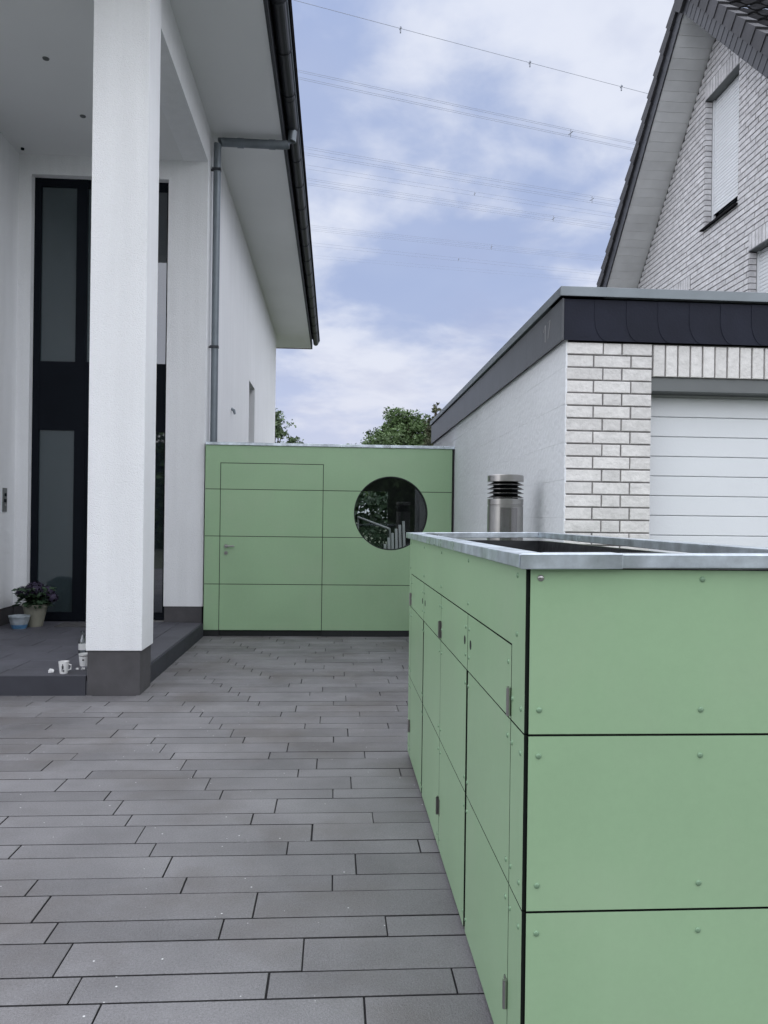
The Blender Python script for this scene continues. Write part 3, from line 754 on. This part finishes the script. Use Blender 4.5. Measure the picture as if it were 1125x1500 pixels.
# mortar backing with window openings
ys = sorted(set([EY0 + .6, EY1 - .6, AY] + [w_[0] for w_ in wins] + [w_[1] for w_ in wins]))
bk = MB()
for a, b in zip(ys[:-1], ys[1:]):
    holes = sorted([(w_[2], w_[3]) for w_ in wins if w_[0] <= a + 1e-6 and w_[1] >= b - 1e-6])
    z0 = 0
    for h0, h1 in holes:
        bk.box(NX + .010, NX + .3, a, b, z0, h0); z0 = h1
    bk.prism([(a, z0), (b, z0), (b, soff_z(b) + .05), (a, soff_z(a) + .05)], 'x', NX + .010, NX + .3)
bk.build('mortar_wall', M['mortar2'], nb)
core2 = MB(); core2.prism([(EY0 + .6, 0), (EY1 - .6, 0), (EY1 - .6, soff_z(EY1 - .6)), (AY, AZ), (EY0 + .6, soff_z(EY0 + .6))], 'x', NX + .3, 13.5)
core2.build('house_body', M['gbrick'], nb)
bl_ = []
GL = .25
zi = 0
while zi * CRS < AZ:
    z0 = zi * CRS; z1 = z0 + CRS; zi += 1
    ymin = max(EY0 + .6, AY - (AZ - z1)); ymax = min(EY1 - .6, AY + (AZ - z1))
    if ymax <= ymin: continue
    y = math.floor(ymin / GL) * GL + (GL / 2 if zi % 2 else 0) - GL
    if zi % 4 == 3: y += .06
    while y < ymax:
        segs = [(max(y, ymin), min(y + GL, ymax))]
        for w_ in wins:
            if z1 > w_[2] + .02 and z0 < w_[3] + .232:
                new = []
                for a, b in segs:
                    if b <= w_[0] or a >= w_[1]: new.append((a, b))
                    else:
                        if a < w_[0]: new.append((a, w_[0]))
                        if b > w_[1]: new.append((w_[1], b))
                segs = new
        for a, b in segs:
            if b - a > .035: bl_.append((a, b, z0, z1))
        y += GL
def scr(b):
    c_ = (NX, (b[0] + b[1]) / 2, (b[2] + b[3]) / 2); q = project(c_)
    if q is None or not (-8 < q[0] < PW + 8 and -8 < q[1] < 425): return None
    a1, a2 = project((NX, b[0], b[2])), project((NX, b[1], b[2]))
    return abs(a1[0] - a2[0]) * (b[3] - b[2])
ranked = [(scr(b), b) for b in bl_]
on_ = sorted([t_ for t_ in ranked if t_[0] is not None], key=lambda t_: -t_[0]); off_ = [b for s_, b in ranked if s_ is None]
for s_, b in on_[:290]:
    sx, sz = round(b[1] - b[0] - .010, 2), .0733
    me = cmesh(('gable_brick', sx), lambda: MB().cham(sx - .002, .02, sz - .003, .003), M['gbrick'])
    link('brick', me, nb, loc=(NX + random.uniform(-.002, .002), b[1] - .005, b[2] + .005), rot=(0, 0, R(-90)))
stf = MB()
for b in [t_[1] for t_ in on_[290:]] + off_:
    q = MB().cham(b[1] - b[0] - .012, .02, .0703, .003); dx = random.uniform(-.002, .002)
    stf.raw([(NX + dx + v[1], b[1] - .005 - v[0], b[2] + .005 + v[2]) for v in q.v], q.f)
stf.build('brick', M['gbrick'], nb, kind='stuff')
for (a, b, z0, z1) in sold:
    y = a
    while y < b - .05:
        me = cmesh(('gable_soldier', 1), lambda: MB().cham(.0735, .02, .225, .003), M['gbrick'])
        link('soldier_brick', me, nb, loc=(NX - .004 + random.uniform(-.0015, .0015), min(y + .079, b), z0 + .006), rot=(0, 0, R(-90))); y += .0835
    B(NX - .002, NX + .13, a, b, z0 - .006, z0 + .004).build('lintel_soffit', M['lintel'], nb)
    B(NX + .0, NX + .01, a + .001, b - .001, z0 + .0045, z1).build('lintel_backing', M['mortar2'], nb)
for wi, (a, b, z0, z1) in enumerate(wins):
    wo = B(NX + .19, NX + .22, a, b, z0, z1).build('window', M['frame'], nb)
    B(NX + .185, NX + .19, a + .08, b - .08, z0 + .05, z1 - .1).build('pane', M['glassr'], wo)
    gr = MB(); gr.box(NX + .115, NX + .16, a, a + .05, z0 + .04, z1 - .004); gr.box(NX + .115, NX + .16, b - .05, b, z0 + .04, z1 - .004)
    gr.build('guide_rail', M['shutter'], wo)
    shb = MB(); zz = z1 - .006; gap = .16 if wi == 0 else .02
    while zz - .048 > z0 + gap:
        p_ = [(NX + .135, zz - .048), (NX + .131, zz - .036), (NX + .131, zz - .012), (NX + .135, zz - .003), (NX + .142, zz - .003), (NX + .142, zz - .048)]
        shb.v += []
        k_ = len(shb.v); nP = len(p_)
        for yv in (a + .05, b - .05): shb.v += [(px_, yv, pz_) for px_, pz_ in p_]
        shb.f += [tuple(k_ + i for i in range(nP)), tuple(k_ + nP + i for i in range(nP))[::-1]] + [(k_ + i, k_ + nP + i, k_ + nP + (i + 1) % nP, k_ + (i + 1) % nP) for i in range(nP)]
        zz -= .050
    s_o = shb.build('shutter_curtain', M['shutter'], wo)
    B(NX + .128, NX + .15, a + .05, b - .05, zz - .004, zz + .004).build('shutter_bottom_bar', M['frame'], s_o)
    # reveal bricks on the far jamb
    jz = math.ceil(z0 / CRS) * CRS
    B(NX + .01, NX + .112, b - .001 + .002, b + .06, z0, z1).build('jamb_backing', M['mortar2'], wo)
    while jz + CRS < z1 + .02:
        me = cmesh(('jamb_brick', 1), lambda: MB().cham(.100, .012, .0723, .002), M['gbrick'])
        link('jamb_brick', me, wo, loc=(NX + .006, b - .010, jz + .005)); jz += CRS
    sil = MB(); sil.raw([(NX - .055, a - .02, z0 - .055), (NX - .055, b + .02, z0 - .055), (NX + .19, b + .02, z0 - .005), (NX + .19, a - .02, z0 - .005),
                         (NX - .055, a - .02, z0 - .025), (NX - .055, b + .02, z0 - .025), (NX + .19, b + .02, z0 + .025), (NX + .19, a - .02, z0 + .025)],
                        [(0, 3, 2, 1), (4, 5, 6, 7), (0, 1, 5, 4), (1, 2, 6, 5), (2, 3, 7, 6), (3, 0, 4, 7)])
    sil.build('sill', M['tile_dark'], wo)
# verge soffit boards on both slopes; roof slopes at 45 degrees
Q = math.sqrt(.5)
def slope_box(d, s0, s1, p0, p1, x0, x1):
    """box on slope d (+1 far side, -1 near side): s along the slope down from the apex, p perpendicular outwards"""
    def P(s_, p_): return (AY + d * (s_ * Q + p_ * Q), AZ - s_ * Q + p_ * Q)
    pts = [P(s0, p0), P(s1, p0), P(s1, p1), P(s0, p1)]
    return MB().prism(pts, 'x', x0, x1)
for d in (1, -1):
    s_ = 0.0
    while s_ < 8.0:
        e = min(s_ + .15, 8.0)
        slope_box(d, s_ + .0015 - (0 if s_ else 0), e - .0015, 0, .015, VX + .02, NX + .02).build('soffit_board', M['gsoff'], nb); s_ += .15
    slope_box(d, -.0, 8.0, .016, .03, VX + .01, 13.5).build('roof_deck', M['black'], nb)
    # shingled verge band
    s_ = 0.0
    while s_ < 8.0:
        a_ = slope_box(d, s_ - .0 + (.001 if s_ else .0), min(s_ + .1595, 8.0), -.012, .188, VX - .006 + .007 * 0, VX + .012)
        # every shingle slightly proud at its lower end
        if d < 0 or True:
            a_.v = [(v[0] - (.005 if (i % 4) in (1, 2) and i < 4 else 0), v[1], v[2]) for i, v in enumerate(a_.v)]
        a_.build('verge_shingle', M['shingle'], nb); s_ += .16
    s_ = -.05; kq = 0
    while s_ < 8.0:
        e = min(s_ + .34, 8.05)
        a_ = slope_box(d, s_, e, .18, .345, VX - .045, VX + .10)
        a_.v = [(v[0] - (.014 if (i % 4) in (1, 2) and i < 4 else 0), v[1] + (Q * d * .03 if (i % 4) == 2 else 0), v[2] + (Q * .03 if (i % 4) == 2 else 0)) for i, v in enumerate(a_.v)]
        a_.build('verge_tile', M['flap'], nb); s_ += .325
MB().prism([(AY, AZ - .02), (AY + .20, AZ + .14), (AY + .16, AZ + .34), (AY, AZ + .44), (AY - .16, AZ + .34), (AY - .20, AZ + .14)], 'x', VX - .06, VX + .10).build('ridge_end_cap', M['flap'], nb)
# pantiles
def tile_mb():
    mb = MB(); W_, Ls = .30, .345; n = 8
    prof = []
    for i in range(n + 1):
        u = i / n
        hh = .028 * math.sin(math.pi * min(u / .55, 1)) if u < .55 else -.012 * math.sin(math.pi * (u - .55) / .45)
        prof.append((u * W_, hh))
    for (yv, lift) in ((0, .0), (Ls, .032)):
        mb.v += [(x_, yv, h_ + lift) for x_, h_ in prof]
    mb.v += [(x_, Ls, h_ + .032 - .024) for x_, h_ in prof]
    m_ = n + 1
    for i in range(n):
        mb.f.append((i, i + 1, m_ + i + 1, m_ + i)); mb.f.append((m_ + i, m_ + i + 1, 2 * m_ + i + 1, 2 * m_ + i))
    return mb
TM = tile_mb().mesh('roof_tile', M['tile_dark'])
tl = []
for d in (-1, 1):
    for i in range(25):
        s0 = i * .325 - .02
        for j in range(28):
            x_ = VX + .08 + j * .295
            p_ = .235
            yv = AY + d * (s0 * Q + p_ * Q); zv = AZ - s0 * Q + p_ * Q
            tl.append((d, x_, yv, zv))
def tmat(d, x_, yv, zv):
    if d < 0: rot = Matrix(((1, 0, 0), (0, -Q, -Q), (0, -Q, Q)))      # local +y runs down the near slope (-Y, -Z)
    else: rot = Matrix(((1, 0, 0), (0, Q, Q), (0, -Q, Q)))
    return Matrix.Translation((x_, yv, zv)) @ rot.to_4x4()
near = [q for q in tl if q[0] < 0 and inframe((q[1], q[2], q[3]), 40)][:298]
ns = set(near)
mbt = MB()
base_t = tile_mb()
for q in tl:
    mw = tmat(*q)
    if q in ns:
        if q[0] < 0: sq = mw.to_euler()
        o = link('roof_tile', TM, nb, loc=(q[1], q[2], q[3]))
        me = o.data
        o.matrix_basis = mw
    else:
        mbt.raw([tuple(mw @ Vector(v)) for v in base_t.v], base_t.f)
link('roof_tile', mbt.mesh('roof_tiles_rest', M['tile_dark']), nb, kind='stuff')
rg = MB()
for i in range(22):
    x_ = VX - .05 + i * .38
    MB().tube([(x_, AY, AZ + .30), (x_ + .37, AY, AZ + .31)], [.11, .12], 10).build('ridge_tile', M['tile_dark'], nb)

# ============================================================ TREES
def tree(name, loc, label, blobs, nleaf, lm, seed, ls=.10, group=None):
    rnd = random.Random(seed)
    t_ = thing(name, loc, label, 'tree', group)
    tr = MB(); bx, by, bz = loc
    topz = max(b[2] for b in blobs)
    tr.tube([(bx, by, -.05), (bx + .05, by, topz * .35), (bx, by, topz * .75), (bx + .05, by, topz)], [.16, .13, .08, .02], 8)
    for b in blobs:
        z0 = b[2] * .6
        tr.tube([(bx, by, z0), ((bx + b[0]) / 2, (by + b[1]) / 2, (z0 + b[2]) / 2 + .1), (b[0], b[1], b[2])], [.05, .03, .012], 6)
    tr.build('trunk', M['bark'], t_)
    cr = MB(); tot = sum(b[3] ** 2 for b in blobs)
    for b in blobs:
        nb_ = int(nleaf * b[3] ** 2 / tot)
        # twigs: small clusters on the blob surface and inside
        ncl = max(6, nb_ // 26)
        for _ in range(ncl):
            dv = Vector((rnd.gauss(0, 1), rnd.gauss(0, 1), rnd.gauss(0, 1))).normalized()
            rr = b[3] * rnd.uniform(.35, 1.08) ; cc = Vector(b[:3]) + Vector((dv.x * rr, dv.y * rr, dv.z * rr * b[4]))
            cs = rnd.uniform(.10, .26) * min(1, b[3])
            for _ in range(26):
                p = cc + Vector((rnd.gauss(0, cs), rnd.gauss(0, cs), rnd.gauss(0, cs * .7)))
                u = Vector((rnd.gauss(0, 1), rnd.gauss(0, 1), rnd.gauss(0, .6))).normalized(); v = u.cross(Vector((rnd.gauss(0, 1), rnd.gauss(0, 1), rnd.gauss(0, 1)))).normalized()
                s1 = ls * rnd.uniform(.6, 1.3); s2 = s1 * .45
                cr.raw([p - u * s1 * .5, p + v * s2 * .5, p + u * s1 * .5, p - v * s2 * .5], [(0, 1, 2, 3)])
    o = link('crown', cr.mesh('crown', M[lm]), t_)
    return t_
def blobs_round(cx, cy, zb, zt, rx, n, seed, flat=.9, r0=.45):
    rnd = random.Random(seed); out_ = []
    for i in range(n):
        a = rnd.uniform(0, 2 * math.pi); h_ = rnd.random()
        wr = rx * math.sqrt(max(0, 1 - (h_ * 1.02) ** 2.2)) * rnd.uniform(.35, 1)
        out_.append((cx + wr * math.cos(a), cy + wr * math.sin(a), zb + (zt - zb) * h_, r0 * rnd.uniform(.7, 1.25), flat))
    return out_
TY = 27
tree('garden_tree', (-2.2, TY, 0), 'slim green tree rising behind the white house corner', blobs_round(-2.2, TY, 2.6, 4.95, .95, 30, 3, r0=.34), 9000, 'leaf2', 5, .12)
tree('garden_tree', (-1.45, TY + .5, 0), 'low bush top just showing over the shed beside the slim tree', blobs_round(-1.45, TY + .5, 2.4, 4.2, .6, 12, 8, r0=.3), 3500, 'leaf2', 9, .11)
bb = blobs_round(2.6, TY + 1, 2.4, 5.2, 2.05, 60, 12, r0=.46) + [(1.6, TY + 1, 4.45, .42, .9), (1.15, TY + 1, 4.05, .34, .8), (2.1, TY + 1, 5.05, .4, .9), (3.4, TY + 1, 5.0, .4, .9)]
tree('broadleaf_tree', (2.75, TY + 1, 0), 'broad dense green tree rising over the shed beside the garage roof', bb, 34000, 'leaf', 15, .13)
cn = [(3.38 + random.uniform(-.1, .1), TY - .6, 3.5 + i * .21, .42 * (1 - i / 11) + .07, 1.0) for i in range(10)]
tree('conifer_tree', (3.38, TY - .6, 0), 'narrow dull green conifer tip rising from the broad green tree', cn, 6500, 'leafr', 18, .11)
hb = MB(); rnd = random.Random(4)
for _ in range(9000):
    p = Vector((rnd.uniform(-1.5, 4.5), 18 + rnd.uniform(-.5, .5), rnd.uniform(0, 2.3) * rnd.uniform(.85, 1)))
    u = Vector((rnd.gauss(0, 1), rnd.gauss(0, 1), rnd.gauss(0, 1))).normalized(); v = u.cross(Vector((rnd.gauss(0, 1), rnd.gauss(0, 1), rnd.gauss(0, 1)))).normalized()
    hb.raw([p - u * .09, p + v * .05, p + u * .09, p - v * .05], [(0, 1, 2, 3)])
tag(link('hedge', hb.mesh('hedge', M['leafd'])), 'green hedge added behind the shed for greenery reflected in the round window', 'hedge')  # leaf mass added to stand in for greenery mirrored in the pane

# tall tree belt across the street, behind the camera (mirrored in the panes)
hb = MB(); rnd = random.Random(6)
hb.box(-26, 26, -21, -19.2, 0, 5.2)
for _ in range(26000):
    hx = rnd.uniform(-27, 27); top_ = 6.6 + 1.3 * math.sin(hx * .55) + .8 * math.sin(hx * 1.7 + 1)
    p = Vector((hx, -19 + rnd.gauss(0, .6), rnd.uniform(0, top_)))
    u = Vector((rnd.gauss(0, 1), rnd.gauss(0, 1), rnd.gauss(0, 1))).normalized(); v = u.cross(Vector((rnd.gauss(0, 1), rnd.gauss(0, 1), rnd.gauss(0, 1)))).normalized()
    hb.raw([p - u * .22, p + v * .13, p + u * .22, p - v * .13], [(0, 1, 2, 3)])
tag(link('tree_belt', hb.mesh('tree_belt', M['leaf'])), 'dark green tree belt across the street mirrored in the round window', 'trees', kind='stuff')

# ============================================================ POWER LINES
def cablebundle(p0, p1, n, spread, label, r=.020, spacers=(), sag=0.0):
    """p: (pixel x, pixel y, height above camera) of the two visible ends -> world line extended both ways"""
    def W(px, py, hgt):
        d_ = CROT @ Vector((px - PW / 2, -(py - PH / 2 - 13), -F)); return CLOC + d_ * (hgt / d_.z)
    a, b = W(*p0), W(*p1); dirv = (b - a)
    A, Bp = a - dirv * 1.6, b + dirv * 1.6
    root = thing('power_line', ((A.x + Bp.x) / 2, (A.y + Bp.y) / 2, 0), label, 'power line', 'overhead power lines crossing the sky')
    offs = [(0, 0)] if n == 1 else [(0, spread), (spread, 0), (0, -spread), (-spread, 0)][:n] if n > 2 else [(0, spread), (0, -spread)]
    side = dirv.cross(Vector((0, 0, 1))).normalized()
    for (u, v) in offs:
        pts = []
        for i in range(25):
            t_ = i / 24; p = A.lerp(Bp, t_) + side * u + Vector((0, 0, v)); p.z -= sag * 4 * t_ * (1 - t_) - sag * .95
            pts.append(p)
        MB().tube(pts, r * .68, 5, cap=False).build('cable', M['wire'], root)
    for s_ in spacers:
        p = a.lerp(b, s_); e = max(spread, .18)
        q = MB()
        t_ = (s_ + 1.6) / 4.2
        p.z -= sag * 4 * t_ * (1 - t_) - sag * .95
        q.tube([p + Vector((0, 0, e)), p + Vector((0, 0, -e))], r * 2.2, 5); q.tube([p + side * e, p - side * e], r * 2.2, 5)
        if n == 1: q.tube([p + Vector((0, 0, 0)), p + Vector((.0, 0, -.42))], .07, 6)
        q.build('spacer', M['wire'], root)
cablebundle((430, 0, 46), (952, 138, 46), 1, 0, 'topmost single cable with three small markers, crossing the upper sky', .030, (.262, .62, .905), .5)
cablebundle((432, 108, 42), (935, 216, 42), 4, .42, 'bundle of four cables below the topmost single cable', .020, (.775,), .6)
cablebundle((442, 220, 42), (915, 300, 42), 4, .46, 'cable bundle passing just below the outlet of the house gutter', .018, (.885,), .6)
cablebundle((446, 244, 44), (912, 318, 44), 2, .25, 'thin double cable between the two middle bundles', .016, (.5,), .6)
cablebundle((450, 266, 44), (905, 334, 44), 4, .42, 'fourth cable bundle from the top, under the thin double cable', .018, (.77,), .6)
cablebundle((456, 334, 46), (893, 380, 46), 4, .42, 'fifth cable bundle from the top, above the lowest pair', .017, (.58,), .6)
cablebundle((458, 358, 46), (890, 402, 46), 2, .25, 'second lowest cable pair with one spacer', .017, (.47,), .6)
cablebundle((460, 376, 48), (887, 412, 48), 2, .25, 'lowest faintest cable pair above the garage roof', .013, (), .6)

# ============================================================ SMALL THINGS ON THE PORCH
PZ = .16
fp = thing('potted_hydrangea', (-3.50, 9.28, PZ), 'purple hydrangea in a pale tapered pot beside the entrance glazing', 'potted plant')
c = (-3.50, 9.28, PZ)
MB().lathe([(.001, 0), (.085, 0), (.135, .235), (.145, .235), (.145, .262), (.128, .262), (.120, .22), (.001, .21)], c, 24).build('pot', M['pot'], fp, smooth=True)
lf = MB(); rnd = random.Random(31)
for _ in range(420):
    a = rnd.uniform(0, 6.28); rr = rnd.uniform(.02, .22); p = Vector((c[0] + rr * math.cos(a), c[1] + rr * math.sin(a), c[2] + .24 + rnd.uniform(0, .22)))
    u = Vector((math.cos(a), math.sin(a), rnd.uniform(-.6, .4))).normalized(); v = u.cross(Vector((rnd.gauss(0, .4), rnd.gauss(0, .4), 1))).normalized()
    lf.raw([p - u * .035, p + v * .022, p + u * .045, p - v * .022], [(0, 1, 2, 3)])
lf.build('foliage', M['leafd'], fp)
st = MB(); st.tube([(c[0], c[1], c[2] + .2), (c[0] + .02, c[1], c[2] + .5)], .008); st.tube([(c[0], c[1], c[2] + .2), (c[0] + .15, c[1], c[2] + .42)], .006)
st.build('stem', M['leafd'], fp)
for (dx, dy, dz, r_) in ((-.13, 0, .40, .10), (.0, -.04, .43, .11), (.13, 0, .41, .09), (-.03, .08, .45, .10), (.20, -.02, .34, .07)):
    fl = MB()
    for _ in range(260):
        d_ = Vector((rnd.gauss(0, 1), rnd.gauss(0, 1), rnd.gauss(0, 1))).normalized(); p = Vector((c[0] + dx, c[1] + dy, c[2] + dz)) + Vector((d_.x, d_.y, d_.z * .75)) * r_ * rnd.uniform(.7, 1.05)
        u = d_.cross(Vector((0, .3, 1))).normalized(); v = d_.cross(u)
        fl.raw([p - u * .016, p + v * .014, p + u * .016, p - v * .014], [(0, 1, 2, 3)])
    fl.build('flower_head', M['petal'], fp)
sp = thing('small_pot', (-3.60, 9.08, PZ), 'small blue and white glazed pot on the porch floor in front of the hydrangea', 'pot')
c = (-3.60, 9.08, PZ)
MB().lathe([(.001, 0), (.075, 0), (.105, .10), (.112, .13), (.118, .135), (.118, .15), (.108, .15), (.10, .12), (.001, .11)], c, 24).build('pot_body', M['bluepot'], sp, smooth=True)
MB().lathe([(.0765, .004), (.092, .05)], c, 24).build('glaze_band', M['bluedk'], sp, smooth=True)
# mug and cups
def mug(x, y, h_, r0, r1, name, label, handle=0, cat='mug', prints=True, mm='ceramic'):
    t_ = thing(name, (x, y, PZ), label, cat)
    MB().lathe([(.001, 0), (r0, 0), (r1, h_), (r1 - .004, h_), (r0 - .003, .01), (.001, .01)], (x, y, PZ), 24).build('body', M[mm], t_, smooth=True)
    return t_
m1 = mug(-2.215, 6.50, .098, .032, .043, 'mug', 'white mug with dark figure print standing near the porch step edge')
MB().tube([(-2.215 + .036, 6.50, PZ + .075), (-2.215 + .062, 6.49, PZ + .07), (-2.215 + .060, 6.49, PZ + .035), (-2.215 + .034, 6.50, PZ + .025)], .005, 6).build('handle', M['ceramic'], m1)
pr_ = MB()
def plate(t0, t1, z0, z1, cx_, cy_, r0, r1, h_):
    for k in range(3):
        a, b = t0 + (t1 - t0) * k / 3, t0 + (t1 - t0) * (k + 1) / 3
        def P(t_, z_): rr = r0 + (r1 - r0) * z_ / h_ + .0012; return (cx_ + rr * math.cos(t_), cy_ + rr * math.sin(t_), PZ + z_)
        pr_.raw([P(a, z0), P(b, z0), P(b, z1), P(a, z1)], [(0, 1, 2, 3)])
f_ = R(-80)
plate(f_ - .28, f_ + .12, .040, .066, -2.215, 6.50, .032, .043, .098); plate(f_ - .18, f_ + .04, .068, .080, -2.215, 6.50, .032, .043, .098)
plate(f_ - .30, f_ - .10, .018, .040, -2.215, 6.50, .032, .043, .098); plate(f_ - .0, f_ + .25, .014, .034, -2.215, 6.50, .032, .043, .098)
pr_.build('figure_print', M['mark'], m1)
m2 = mug(-2.155, 6.83, .105, .036, .048, 'paper_cup', 'white cup with dark rim band right beside the column base', cat='cup')
MB().lathe([(.0455, .084), (.0468, .092)], (-2.155, 6.83, PZ), 24).build('rim_band', M['mark'], m2, smooth=True)
pr_ = MB(); plate(R(-95), R(-75), .048, .062, -2.155, 6.83, .036, .048, .105); pr_.build('emblem', M['mark'], m2)
bt = thing('glass_bottle', (-2.36, 7.42, PZ), 'small clear glass bottle half hidden behind the column', 'bottle')
MB().lathe([(.001, 0), (.034, 0), (.036, .02), (.036, .12), (.016, .165), (.013, .20), (.017, .20), (.017, .215), (.001, .215)], (-2.36, 7.42, PZ), 20).build('body', M['bottle'], bt, smooth=True)
MB().lathe([(.0365, .04), (.0365, .10)], (-2.36, 7.42, PZ), 20).build('bottle_label', M['ceramic'], bt, smooth=True)
def scrap(x, y, s_, seed, label, name='crumpled_paper', g_=None):
    rnd = random.Random(seed); bm = bmesh.new(); bmesh.ops.create_icosphere(bm, subdivisions=2, radius=s_)
    for v in bm.verts: v.co *= rnd.uniform(.65, 1.15); v.co.z = max(v.co.z * .75, -s_ * .5)
    me = bpy.data.meshes.new(name); bm.to_mesh(me); bm.free()
    o = link(name, me, None, M['ceramic'], loc=(x, y, PZ + s_ * .5)); tag(o, label, 'paper', g_)
scrap(-2.325, 6.52, .026, 1, 'crumpled white paper scrap left of the white mug')
scrap(-2.152, 6.64, .014, 2, 'tiny white crumb in front of the cup by the column', 'white_crumb')
scrap(-2.105, 6.645, .017, 5, 'white fragment touching the foot of the column', 'white_crumb')
dm = B(-3.25, -2.45, 9.2, 9.55, PZ + .001, PZ + .012).build('doormat', M['mortar2'])
tag(dm, 'dark flat doormat before the entrance glazing, mostly behind the column', 'doormat')

sc.render.engine = 'CYCLES'
sc.cycles.max_bounces = 8
sc.cycles.diffuse_bounces = 4
sc.render.resolution_x = 768; sc.render.resolution_y = 1024
